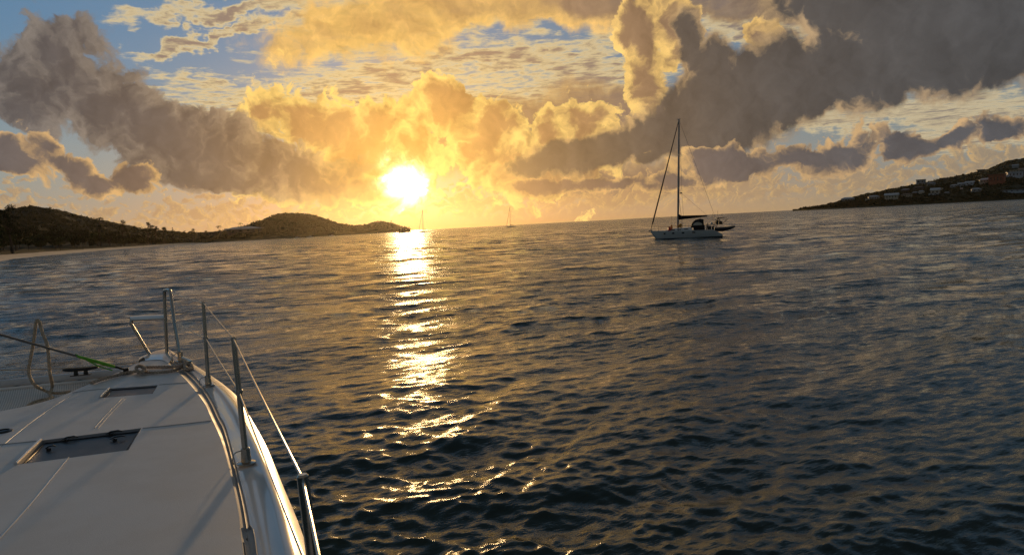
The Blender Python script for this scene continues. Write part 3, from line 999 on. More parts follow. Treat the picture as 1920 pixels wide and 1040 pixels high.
# ---- line hanging in a tall loop over the net
pl = lambda x, y, d=5.45: Q(x, y, d)
zt = DECK - 0.06
laid_rope('dock_line', [
    [pl(70, 599), pl(67, 608), pl(63, 640), pl(58, 668), pl(54, 692), pl(57, 708, 5.4), pl(66, 722, 5.3), W(80, 730, zt + 0.02), W(96, 736, zt), W(115, 736, zt), W(130, 734, zt + 0.03)],
    [pl(70, 599), pl(74, 604), pl(79, 622), pl(88, 645), pl(91, 668), pl(93, 692), pl(95, 706, 5.4), W(98, 724, zt + 0.03), W(94, 738, zt + 0.01), W(97, 746, zt + 0.02)],
    [W(100, 744, zt + 0.02), W(85, 748, zt), W(68, 752, zt), W(54, 759, zt), W(52, 764, zt), W(66, 758, zt + 0.02), W(86, 751, zt + 0.02), W(98, 749, zt + 0.03)],
], 0.012, 'tan rope standing in a tall narrow loop over the white net', M['rope'])
# ------------------------------------------------------------------ land, far boats, houses
from mathutils.bvhtree import BVHTree
M['scrub'] = mat('hill_scrub', (0.016, 0.022, 0.009), 0.9, col2=(0.034, 0.036, 0.016), vscale=0.03, bump=0.6, bscale=0.25, detail=8, spec=0.1)
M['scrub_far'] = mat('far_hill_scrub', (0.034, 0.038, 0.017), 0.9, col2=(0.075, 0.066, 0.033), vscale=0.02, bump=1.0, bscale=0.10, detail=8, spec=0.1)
M['sand'] = mat('beach_sand', (0.78, 0.62, 0.46), 0.9, var=0.15, vscale=0.15, bump=0.05, bscale=1.0)
M['foliage'] = mat('tree_foliage', (0.035, 0.050, 0.015), 0.7, col2=(0.065, 0.072, 0.025), vscale=0.35, spec=0.15)
M['foliage2'] = mat('dark_foliage', (0.018, 0.027, 0.010), 0.7, col2=(0.034, 0.040, 0.015), vscale=0.35, spec=0.15)
M['bark'] = mat('tree_bark', (0.09, 0.065, 0.045), 0.9, var=0.4, vscale=2)
M['hullwhite'] = mat('sailboat_gelcoat', (0.72, 0.68, 0.62), 0.35, var=0.06, vscale=0.8)
M['boot'] = mat('dark_bottom_paint', (0.015, 0.017, 0.02), 0.5)
M['canvas'] = mat('navy_canvas_and_silhouette', (0.012, 0.010, 0.012), 0.9, var=0.3, vscale=2)
M['alu'] = mat('mast_alloy', (0.30, 0.30, 0.30), 0.4, metal=0.6)
M['dark_rig'] = mat('dark_rigging', (0.03, 0.028, 0.026), 0.6)
M['red'] = mat('red_plastic', (0.75, 0.08, 0.04), 0.5)
M['orange'] = mat('orange_cloth', (0.75, 0.33, 0.06), 0.7)
M['glassdark'] = mat('dark_window', (0.01, 0.012, 0.016), 0.15)
M['rib'] = mat('grey_dinghy_rubber', (0.06, 0.06, 0.065), 0.6)
M['see_through_light'] = mat('cream_see_through_light', (0.75, 0.62, 0.45), 0.4)  # opaque cream painted for bright light showing through the hood


def fract(x, y, z=0.0, oct_=5, h=0.9, sc=1.0):
    return mnoise.fractal(Vector((x * sc, y * sc, z)), h, 2.0, oct_)


def ridge_land(name, shore, ridge, back, m, rough, rows=28, cols=220, prof=0.75, nscale=0.02, base_z=-0.6, kind='structure'):
    """land between a shoreline and a skyline; shore: (px, depth), ridge: (px, py, depth)"""
    def hor(px, d):
        p = Q(px, 421 - 0.053 * (px - 960), d); return Vector((p.x, p.y, 0))
    sh = resample(spline([hor(a, b) for a, b in shore], 8), cols)
    rd = resample(spline([Q(a, b, c) for a, b, c in ridge], 8), cols)
    rws = []
    for k in range(rows + 1):
        t = k / rows
        row = []
        for i in range(cols):
            a, b = sh[i], rd[i]
            p = a.lerp(b, t)
            z = b.z * (t ** prof)
            n = fract(p.x, p.y, 3.0, sc=nscale)
            fine = fract(p.x, p.y, 9.0, 3, sc=nscale * 8)
            env = min(1.0, t * 4)
            z = z + env * (1 - 0.8 * t) * rough * n + env * rough * 0.22 * fine * min(1, b.z / 8 + 0.1)
            row.append(Vector((p.x, p.y, max(z, base_z) if t > 0 else base_z)))
        rws.append(row)
    top = rws[-1]
    for k, (u, f) in enumerate(((0.15, 0.98), (0.4, 0.85), (0.7, 0.5), (1.0, -0.02))):
        row = []
        for i in range(cols):
            d = Vector((top[i].x, top[i].y, 0)).normalized()
            row.append(Vector((top[i].x + d.x * back * u, top[i].y + d.y * back * u, top[i].z * f)))
        rws.append(row)
    b_ = MB(); b_.loft(rws)
    o = b_.build(name, m, None, origin=(0, 0, 0), sharp=80)
    tag(o, kind=kind)
    me = o.data
    bv = BVHTree.FromPolygons([v.co.copy() for v in me.vertices], [tuple(p.vertices) for p in me.polygons])
    return o, bv


def hit(bv, px, py):
    d = ray(px, py)
    loc, nrm, idx, dist = bv.ray_cast(EYEV, d)
    return loc


# left shore: sand and wooded ground behind it
def hz_y(px): return 421 - 0.053 * (px - 960)


def water_pt(px, py): return W(px, py, 0.0)


beach_w = [(-420, 543), (-200, 511), (0, 489.5), (60, 482), (120, 476.5), (200, 469.5), (280, 463.5), (340, 458.8), (385, 455.2)]
bw = resample(spline([W(x, y, 0) for x, y in beach_w], 6), 90)
bl = []
for i, p in enumerate(bw):
    d = Vector((p.x, p.y, 0)).normalized()
    t = (bw[min(i + 1, 89)] - bw[max(i - 1, 0)]).normalized()
    n = Vector((-t.y, t.x, 0))
    if n.x > 0: n = -n
    bl.append(n)
rows = []
for off, z in ((-6, -0.7), (0, 0.0), (3, 0.22), (10, 0.75), (20, 1.25), (30, 1.6), (50, 1.8), (75, 1.9)):
    rows.append([p + n * (off + 1.0 * fract(p.x, p.y, off, 3, sc=0.05)) + Vector((0, 0, z + 0.08 * fract(p.x, p.y, off + 5, 3, sc=0.1))) for p, n in zip(bw, bl)])
b_ = MB(); b_.loft(rows)
tag(b_.build('beach', M['sand'], None, origin=(0, 0, 0), sharp=80), kind='structure')
# the surf line
foam = mat('surf_foam', (0.85, 0.82, 0.78), 0.8)
fm = MB()
for k in range(0, 86):
    if rng.random() < 0.72:
        p, q2 = bw[k], bw[k + 1]
        n = bl[k]
        w1, w2 = rng.uniform(0.6, 1.8), rng.uniform(0.6, 1.8)
        fm.add([p - n * w1 + Vector((0, 0, 0.16)), q2 - n * w2 + Vector((0, 0, 0.16)), q2 + n * 1.2 + Vector((0, 0, 0.26)), p + n * 1.2 + Vector((0, 0, 0.26))], [(0, 1, 2, 3)])
tag(fm.build('surf', foam, None, origin=(0, 0, 0)), kind='stuff', label='thin line of white surf along the sandy beach', cat='surf')
# wooded ground behind the sand
gr_rows = []
for off, z in ((26, 1.2), (34, 2.4), (60, 5.0), (110, 9.5), (190, 14.0), (300, 15.0), (420, 8.0)):
    gr_rows.append([p + n * off + Vector((0, 0, (z if off < 30 else z * (1.0 if i < 60 else 1.0 - 0.6 * (i - 60) / 29)) + 0.8 * fract(p.x, p.y, off, 4, sc=0.03))) for i, (p, n) in enumerate(zip(bw, bl))])
b_ = MB(); b_.loft(gr_rows)
wood_ground = b_.build('ground', M['scrub'], None, origin=(0, 0, 0), sharp=80)
tag(wood_ground, kind='structure')
wg = BVHTree.FromPolygons([v.co.copy() for v in wood_ground.data.vertices], [tuple(p.vertices) for p in wood_ground.data.polygons])

hill1, bv1 = ridge_land('hill', [(-260, 700), (0, 780), (150, 950), (300, 1080), (400, 1180)],
                        [(-260, 372, 1060), (-60, 398, 1080), (20, 391, 1100), (55, 386.8, 1120), (90, 389, 1140), (120, 396, 1160), (160, 407, 1190), (220, 419, 1230), (300, 432, 1290), (400, 438, 1380)],
                        260, M['scrub'], 9.0, nscale=0.02)
hill2, bv2 = ridge_land('hill', [(330, 1190), (430, 1215), (520, 1240), (560, 1310), (640, 1420), (700, 1530), (748, 1640), (768, 1710)],
                        [(330, 440, 1500), (400, 437, 1500), (440, 430, 1500), (470, 420, 1510), (500, 409, 1520), (515, 403, 1530), (532, 400, 1540), (560, 400.5, 1550), (590, 405, 1560), (612, 412, 1570), (635, 420, 1580),
                         (660, 423, 1600), (682, 423, 1620), (700, 417.5, 1650), (718, 416, 1670), (735, 419, 1690), (752, 425, 1720), (770, 430.5, 1750)],
                        420, M['scrub_far'], 12.0, nscale=0.010, rows=34)
hill3, bv3 = ridge_land('hill', [(1486, 1690), (1520, 1600), (1560, 1520), (1640, 1440), (1760, 1380), (1920, 1330), (2150, 1290), (2400, 1300)],
                        [(1486, 393.3, 1700), (1503, 391.4, 1705), (1522, 389.6, 1710), (1548, 385.5, 1720), (1583, 376, 1740), (1617, 367, 1760), (1663, 356, 1790), (1709, 346.5, 1800), (1766, 335, 1820), (1824, 323.5, 1830), (1858, 314.5, 1840), (1888, 303, 1850),
                         (1920, 297, 1860), (2000, 280, 1880), (2150, 262, 1900), (2400, 270, 1950)],
                        600, M['scrub_far'], 12.0, nscale=0.008, rows=40, cols=320)

# low rocks where the far sea meets the point
# ---- trees
def tree_meshes(seed, h, w, dense, wind=0.0, clumps=11, leaf=0.8, narrow=1.0):
    rg = random.Random(seed)
    tr = MB()
    tops = []
    trunk_h = h * 0.42
    lean = Vector((wind * 0.12 * h, rg.uniform(-0.05, 0.05) * h, 0))
    pts = [Vector((0, 0, -0.6)), lean * 0.3 + Vector((0, 0, trunk_h * 0.5)), lean + Vector((0, 0, trunk_h)), lean * 1.6 + Vector((0, 0, h * 0.75))]
    tr.tube(spline(pts, 3), [max(0.05, 0.028 * h * (1 - 0.8 * i / 9)) for i in range(10)], 6)
    cr = MB()
    for c in range(clumps):
        an = rg.uniform(0, 6.283)
        rad = w * 0.5 * math.sqrt(rg.random()) * 0.85
        zc = h * rg.uniform(0.42, 0.92)
        lim = max(0.25, 1.0 - ((zc / h - 0.5) / 0.55) ** 2) if zc / h > 0.5 else 1.0
        c0 = Vector((math.cos(an) * rad * lim, math.sin(an) * rad * lim, zc)) + lean * (zc / trunk_h)
        start = pts[2] if zc > trunk_h else pts[1]
        tr.tube([start, start.lerp(c0, 0.6) + Vector((0, 0, 0.05 * h)), c0], [0.012 * h, 0.008 * h, 0.003 * h], 5)
        rx = w * rg.uniform(0.13, 0.26); rz = rx * rg.uniform(0.45, 0.8)
        for k in range(int(dense * rx * rx * 16)):
            u = Vector((rg.gauss(0, 1), rg.gauss(0, 1), rg.gauss(0, 1))).normalized() * (rg.random() ** 0.45)
            p = c0 + Vector((u.x * rx, u.y * rx, u.z * rz)) * rg.uniform(0.8, 1.15)
            s = leaf * rg.uniform(0.6, 1.3)
            a = Vector((rg.gauss(0, 1), rg.gauss(0, 1), rg.gauss(0, 0.7))).normalized()
            b = a.cross(Vector((rg.gauss(0, 1), rg.gauss(0, 1), rg.gauss(0, 1)))).normalized()
            cr.add([p - a * s * 0.5, p + b * s * 0.32, p + a * s * 0.5, p - b * s * 0.32], [(0, 1, 2, 3)])
    return tr, cr


def make_tree(name, seed, h, w, m, **k):
    t, c = tree_meshes(seed, h, w, k.pop('dense', 1.6) * 1.4, **k)
    root = empty(name, (0, 0, 0), 'x', 'tree')
    t.build('trunk', M['bark'], root, origin=(0, 0, 0))
    c.build('crown', m, root, origin=(0, 0, 0), smooth=False)
    return root


def copy_tree(root, loc, rz, sc, label, group, used=set()):
    if root.name not in used:
        used.add(root.name); r_ = root
    else:
        r_ = root.copy(); COL.objects.link(r_)
        for ch in root.children:
            c = ch.copy(); COL.objects.link(c); c.parent = r_
    r_.location = loc; r_.rotation_euler = (0, 0, rz); r_.scale = (sc, sc, sc * rng.uniform(0.9, 1.12))
    r_['label'] = label; r_['category'] = 'tree'
    if group: r_['group'] = group
    elif 'group' in r_: del r_['group']
    return r_


protos = [make_tree('broadleaf_tree', 1, 9, 9, M['foliage'], clumps=12), make_tree('broadleaf_tree', 2, 10, 8, M['foliage2'], clumps=13),
          make_tree('broadleaf_tree', 3, 8, 10, M['foliage'], clumps=14, dense=1.3), make_tree('broadleaf_tree', 4, 11, 9, M['foliage2'], clumps=12, dense=1.2, wind=0.5),
          make_tree('broadleaf_tree', 5, 7, 8, M['foliage2'], clumps=10, dense=1.8)]


def ground_z(x, y):
    for b in (wg, bv1, bv2):
        loc, *_ = b.ray_cast(Vector((x, y, 400)), Vector((0, 0, -1)))
        if loc is not None: return loc.z
    return 0.5


GW = 'trees of the wood behind the beach'
# front rows following the back of the beach, then rows further in
count = 0
for off, n, s0, s1 in ((36, 62, 0.55, 0.95), (50, 56, 0.75, 1.15), (72, 50, 0.9, 1.3), (105, 42, 0.95, 1.4), (150, 32, 0.9, 1.35)):
    for k in range(n):
        u = (k + rng.uniform(-0.4, 0.4)) / n * 88
        i = int(min(88, max(0, u)))
        if i < 16: continue
        p = bw[i].lerp(bw[i + 1], u - i if 0 <= u - i <= 1 else 0) + bl[i] * (off + rng.uniform(-6, 6))
        far = min(1.0, max(0.0, (p.length - 250) / 500))
        sc = rng.uniform(s0, s1) * 1.35 * (1.0 if i < 62 else 0.75)
        copy_tree(rng.choice(protos), (p.x, p.y, ground_z(p.x, p.y) - 0.2), rng.uniform(0, 6.28), sc,
                  'dark leafy tree in the thick wood behind the left beach', GW)
        count += 1


def single_tree(px, py_top, depth, seed, w, label, **k):
    top = Q(px, py_top, depth)
    z = ground_z(top.x, top.y)
    h = top.z - z
    r_ = make_tree('broadleaf_tree', seed, h, w, M['foliage2'], **k)
    r_.location = (top.x, top.y, z - 0.3); r_['label'] = label
    return r_


single_tree(14, 382, 400, 21, 14, 'tall dark tree on the skyline at the far left edge', clumps=13, dense=1.3)
single_tree(183, 403, 640, 29, 12, 'wispy tree where the hill meets the wood skyline', clumps=9, dense=0.7)
single_tree(228, 407, 720, 28, 12, 'thin ragged tree left of the two tufted ones on the wood skyline', clumps=9, dense=0.9)
single_tree(274, 414, 900, 22, 15, 'spreading tree with a tufted top above the beach wood', clumps=10, dense=1.2)
single_tree(289, 419, 915, 23, 14, 'broad crowned tree right of the tufted one in the beach wood', clumps=10, dense=1.2)
single_tree(304, 423, 950, 26, 13, 'dense dark tree above the right part of the beach wood', clumps=11, dense=1.3)
single_tree(322, 424, 1010, 24, 6, 'slim tree standing alone on the skyline of the beach wood', clumps=5, dense=1.3)
single_tree(345, 430, 1080, 25, 13, 'low bushy tree near the end of the beach wood', clumps=9, dense=1.2)
single_tree(361, 428, 1120, 27, 15, 'flat topped tree just left of the long low building', clumps=10, dense=1.2)


def palm(px, py, depth, h, label):
    p = Q(px, py, depth)
    root = empty('palm_tree', p, label, 'palm tree', 'palm trees by the pavilion')
    t = MB(); t.tube(spline([p - Vector((0, 0, 1)), p + Vector((0.3, 0, h * 0.5)), p + Vector((0.1, 0, h))], 4), 0.25, 6)
    t.build('trunk', M['bark'], root)
    c = MB(); top = p + Vector((0.1, 0, h))
    for k in range(13):
        a = k * 2.4; up = 0.3 + 0.7 * rng.random()
        d = Vector((math.cos(a), math.sin(a), 0)); s = Vector((-d.y, d.x, 0))
        L = h * 0.42
        pts = [top + d * L * u + Vector((0, 0, L * (up * u - 1.1 * u * u))) for u in (0, 0.25, 0.5, 0.75, 1.0)]
        for j in range(4):
            w1, w2 = (0.25, 0.55, 0.55, 0.4, 0.05)[j], (0.25, 0.55, 0.55, 0.4, 0.05)[j + 1]
            c.add([pts[j] - s * w1, pts[j + 1] - s * w2, pts[j + 1] + s * w2, pts[j] + s * w1], [(0, 1, 2, 3)])
    c.build('crown', M['foliage2'], root, smooth=False)


palm(411, 440, 1180, 14, 'palm tree with drooping fronds left of the hip roofed pavilion')
palm(452, 434, 1330, 15, 'palm tree rising behind the roof of the hip roofed pavilion')

for k_, (a_, t_, d_, w_) in enumerate(((374, 433, 1160, 11), (386, 431, 1180, 9), (421, 433, 1300, 12), (431, 430, 1340, 10), (439, 427, 1360, 12), (495, 424, 1330, 14), (508, 428, 1320, 13), (483, 431, 1290, 9))):
    t_r = single_tree(a_, t_, d_, 60 + k_, w_, 'leafy tree standing round the shore buildings below the far headland', clumps=8, dense=1.2)
    t_r['group'] = 'trees round the shore buildings'

# ragged scrub over the hills: uncountable bushes
def bushes(name, bv, px0, px1, y_of, n, s0, s1, m, seed, label, skyline=None):
    rg = random.Random(seed)
    b = MB()
    spots = []
    tries = 0
    while len(spots) < n and tries < n * 6:
        tries += 1
        px = rg.uniform(px0, px1)
        lo, hi = y_of(px)
        loc = hit(bv, px, rg.uniform(lo, hi))
        if loc is not None: spots.append(loc)
    for loc in spots:
        s = rg.uniform(s0, s1)
        for k in range(9):
            u = Vector((rg.gauss(0, 0.5), rg.gauss(0, 0.5), abs(rg.gauss(0, 0.45)))) * s
            a = Vector((rg.gauss(0, 1), rg.gauss(0, 1), rg.gauss(0, 0.6))).normalized() * s * 0.5
            c = a.cross(Vector((rg.gauss(0, 1), rg.gauss(0, 1), rg.gauss(0, 1)))).normalized() * s * 0.4
            p = loc + u
            b.add([p - a, p + c, p + a, p - c], [(0, 1, 2, 3)])
    o = b.build(name, m, None, origin=(0, 0, 0), smooth=False)
    return tag(o, label, 'scrub', kind='stuff')


def interp(tab):
    def f(px):
        for (a, ya), (b, yb) in zip(tab, tab[1:]):
            if a <= px <= b: return ya + (yb - ya) * (px - a) / (b - a)
        return tab[0][1] if px < tab[0][0] else tab[-1][1]
    return f


r1 = interp([(-60, 398), (20, 391), (55, 386.8), (90, 389), (120, 396), (160, 407), (220, 419), (300, 432), (400, 438)])
r2 = interp([(400, 436), (440, 429), (470, 420), (500, 409), (515, 403), (532, 400), (560, 400.5), (590, 405), (612, 412), (635, 420), (660, 423), (682, 423), (700, 417.5), (718, 416), (735, 419), (752, 425), (770, 430.5)])
r3 = interp([(1498, 391.6), (1548, 385), (1583, 376), (1617, 367), (1663, 356), (1709, 346.5), (1766, 335), (1824, 323.5), (1858, 314.5), (1888, 303), (1920, 297), (2000, 280)])
bushes('scrub', bv1, -60, 400, lambda x: (r1(x) + 0.3, r1(x) + 40), 1700, 1.2, 2.6, M['foliage2'], 1, 'dense scrub covering the hill behind the beach wood')
bushes('scrub', bv2, 400, 768, lambda x: (r2(x) + 0.3, hz_y(x) - 1), 2600, 1.6, 4.0, M['foliage2'], 2, 'scrub covering the rounded headland left of the sun')
bushes('scrub', bv3, 1500, 1960, lambda x: (r3(x) + 0.2, hz_y(x)), 3600, 1.3, 3.4, M['foliage2'], 3, 'scrub between the houses of the right hillside')

# ---- houses
ROOFS = {}
def hmat(key, col):
    if key not in ROOFS: ROOFS[key] = mat(key, col, 0.7, var=0.1, vscale=0.2)
    return ROOFS[key]


def house(px, py, wpx, hpx, wall, roof, label, style='hip', bv=bv3, group='houses on the right hillside', depth=None, name='house', dratio=0.7):
    loc = hit(bv, px, py + hpx * 0.5) if depth is None else None
    if loc is None: loc = Q(px, py + hpx * 0.5, depth or 1600)
    k = loc.y / F
    w, h = wpx * k, hpx * k
    rz = math.atan2(-loc.x, loc.y) + rng.uniform(-0.25, 0.25)
    c, s = math.cos(rz), math.sin(rz)
    root = empty(name, loc, label, 'house', group, 0)
    def T(x, y, z): return loc + Vector((x * c - y * s, x * s + y * c, z))
    d = w * dratio
    wh = h * (0.62 if style in ('hip', 'gable') else 0.92)
    wm = MB()
    wm.add([T(-w / 2, -d / 2, -h), T(w / 2, -d / 2, -h), T(w / 2, d / 2, -h), T(-w / 2, d / 2, -h), T(-w / 2, -d / 2, wh), T(w / 2, -d / 2, wh), T(w / 2, d / 2, wh), T(-w / 2, d / 2, wh)],
           [(0, 1, 5, 4), (1, 2, 6, 5), (2, 3, 7, 6), (3, 0, 4, 7), (4, 5, 6, 7)])
    wm.build('wall', wall, root, smooth=False)
    rm = MB(); e = w * 0.06
    W2, D2 = w / 2 + e, d / 2 + e
    if style == 'hip':
        r_ = W2 * 0.45
        rm.add([T(-W2, -D2, wh + 0.05), T(W2, -D2, wh + 0.05), T(W2, D2, wh + 0.05), T(-W2, D2, wh + 0.05), T(-r_, 0, h), T(r_, 0, h)], [(0, 1, 5, 4), (1, 2, 5), (2, 3, 4, 5), (3, 0, 4), (0, 3, 2, 1)])
    elif style == 'gable':
        rm.add([T(-W2, -D2, wh + 0.05), T(W2, -D2, wh + 0.05), T(W2, D2, wh + 0.05), T(-W2, D2, wh + 0.05), T(-W2, 0, h), T(W2, 0, h)], [(0, 1, 5, 4), (1, 2, 5), (2, 3, 4, 5), (3, 0, 4), (0, 3, 2, 1)])
    else:
        rm.add([T(-W2, -D2, wh + 0.05), T(W2, -D2, wh + 0.05), T(W2, D2, wh + 0.05), T(-W2, D2, wh + 0.05), T(-W2, -D2, h + 0.1), T(W2, -D2, h + 0.1), T(W2, D2, h + 0.1), T(-W2, D2, h + 0.1)],
               [(0, 1, 5, 4), (1, 2, 6, 5), (2, 3, 7, 6), (3, 0, 4, 7), (4, 5, 6, 7), (0, 3, 2, 1)])
    rm.build('roof', roof, root, smooth=False)
    if wpx > 12:
        nw = 2 if wpx < 18 else 4
        for i in range(nw):
            x = (-0.5 + (i + 0.5) / nw) * w * 0.88
            q_ = MB(); ww = w / nw * 0.30
            q_.add([T(x - ww / 2, -d / 2 - 0.15, wh * 0.30), T(x + ww / 2, -d / 2 - 0.15, wh * 0.30), T(x + ww / 2, -d / 2 - 0.15, wh * 0.72), T(x - ww / 2, -d / 2 - 0.15, wh * 0.72),
                    T(x - ww / 2, -d / 2 + 0.1, wh * 0.30), T(x + ww / 2, -d / 2 + 0.1, wh * 0.30), T(x + ww / 2, -d / 2 + 0.1, wh * 0.72), T(x - ww / 2, -d / 2 + 0.1, wh * 0.72)],
                   [(0, 1, 2, 3), (0, 4, 5, 1), (1, 5, 6, 2), (2, 6, 7, 3), (3, 7, 4, 0)])
            q_.build('window', M['glassdark'], root, smooth=False)
    return root


WH = hmat('white_render', (0.58, 0.58, 0.60)); CRM = hmat('cream_render', (0.55, 0.46, 0.34)); GRY = hmat('grey_render', (0.33, 0.33, 0.33)); TER = hmat('terracotta_render', (0.40, 0.11, 0.05))
DRK = hmat('dark_render_and_shade', (0.10, 0.09, 0.08)); RW = hmat('white_roof', (0.60, 0.61, 0.64)); RG = hmat('grey_roof', (0.42, 0.43, 0.46)); RT = hmat('red_roof', (0.36, 0.10, 0.05)); PNK = hmat('pink_render', (0.72, 0.48, 0.38)); BRN = hmat('brown_roof', (0.16, 0.10, 0.07))
z5 = lambda x, y, w, h: (1480 + x / 4.364, 270 + y / 4.364, w / 4.364, h / 4.364)
HL = [
    ((478, 452, 95, 34), GRY, RW, 'wide white roofed house lowest on the point, nearest the sea tip', 'hip'),
    ((838, 424, 95, 44), CRM, RW, 'cream house with two white gables low above the shore', 'gable'),
    ((690, 436, 80, 32), GRY, RG, 'dull grey house between the lowest white roof and the twin gabled house', 'hip'),
    ((960, 416, 80, 26), CRM, BRN, 'low brown roofed cream house right of the twin gabled house', 'hip'),
    ((1080, 392, 42, 26), CRM, RG, 'small cream house with grey roof in the middle of the slope', 'hip'),
    ((1195, 382, 64, 46), CRM, RW, 'tall cream house with white roof catching the light at mid slope', 'gable'),
    ((1180, 410, 66, 14), WH, RW, 'thin white terrace wall house just below the tall cream house', 'flat'),
    ((1078, 308, 62, 34), GRY, GRY, 'square grey block house standing on the ridge line', 'flat'),
    ((1162, 322, 62, 18), GRY, RG, 'low grey house tucked behind the ridge block', 'hip'),
    ((1268, 284, 62, 16), DRK, BRN, 'long dark roof on the ridge right of the grey block', 'gable'),
    ((1350, 340, 54, 18), GRY, RW, 'small pale roofed house left of a row of three at mid slope', 'hip'),
    ((1412, 328, 54, 22), GRY, RW, 'pale roofed house in the middle of the row of three', 'gable'),
    ((1478, 318, 62, 26), WH, RW, 'white house at the right end of the row of three', 'gable'),
    ((1605, 298, 86, 38), CRM, RW, 'cream and white house left beside the terracotta house', 'hip'),
    ((1700, 284, 105, 70), TER, RT, 'large terracotta red house on the right slope', 'flat'),
    ((1668, 300, 50, 50), TER, RT, 'lower terracotta wing left in front of the large red house', 'hip'),
    ((1845, 248, 105, 40), WH, RW, 'large bluish white two storey house at the right edge', 'flat'),
    ((1856, 222, 84, 20), CRM, CRM, 'cream lit house above the large bluish white house', 'flat'),
    ((1850, 180, 42, 26), GRY, RG, 'lone grey house high on the slope below the summit', 'gable'),
    ((1906, 208, 44, 20), PNK, PNK, 'pinkish house cut by the right edge of the picture', 'flat'),
    ((1528, 374, 66, 30), GRY, RG, 'pale grey house lower than the terracotta one near the shore', 'hip'),
    ((1860, 380, 170, 14), WH, RW, 'very long low white building close to the water at right', 'flat'),
    ((1060, 358, 74, 26), DRK, BRN, 'dark brown roofed house below the ridge block', 'hip'),
    ((950, 376, 62, 18), DRK, RG, 'dim grey roof above the low brown roofed house', 'hip'),
    ((1565, 216, 52, 16), DRK, BRN, 'small dark roof on the skyline right of the long ridge roof', 'gable'),
    ((1248, 368, 18, 18), CRM, CRM, 'tiny cream hut right of the tall cream house', 'flat'),
    ((1410, 366, 18, 20), PNK, PNK, 'tiny pinkish hut under the row of three houses', 'flat'),
    ((634, 456, 22, 16), CRM, CRM, 'tiny cream hut near the lowest part of the shore', 'flat'),
    ((1028, 400, 44, 18), DRK, RG, 'small grey roofed house left of the small cream one', 'hip'),
    ((1758, 262, 26, 20), CRM, RW, 'small cream annex at the right of the terracotta house', 'gable'),
    ((1290, 400, 40, 16), DRK, RG, 'dim grey roof low on the slope right of the white terrace', 'hip'),
]
for (b_, wl, rf, lb, st_) in HL:
    house(*z5(*b_), wl, rf, lb, st_)

# shore buildings under the far headland
house(456, 431, 62, 12, DRK, hmat('weathered_roof', (0.55, 0.52, 0.50)), 'open pavilion with a wide pale hip roof on the left shore', 'hip', bv2, None, None, name='pavilion')  # dark wall colour stands in for the shade under the pavilion roof
house(400, 439, 56, 9, DRK, hmat('dull_roof', (0.34, 0.32, 0.30)), 'long low building with flat roof beside the pavilion', 'flat', bv2, None, None, name='beach_building', dratio=0.4)
# antenna mast on the saddle
pm = hit(bv2, 618, 421) or Q(618, 421, 1500)
m_ = MB(); m_.tube([pm - Vector((0, 0, 1)), pm + Vector((0, 0, 17))], [0.35, 0.12], 6)
for zz_ in (8, 12, 15): m_.box(pm + Vector((0, 0, zz_)), (2.0, 0.25, 0.25))
tag(m_.build('radio_mast', M['dark_rig'], None), 'thin radio mast on the saddle of the far headland', 'mast')

# ---- sailing yachts
def section_row(x, half, zt, zb, flare, n=9):
    row = []
    for k in range(n):
        a = math.pi * k / (n - 1)
        y = math.cos(a); s = math.sin(a)
        row.append(Vector((x, half * (abs(y) ** 0.7) * (1 if y > 0 else -1), zt + (zb - zt) * (s ** 0.55))))
    return row


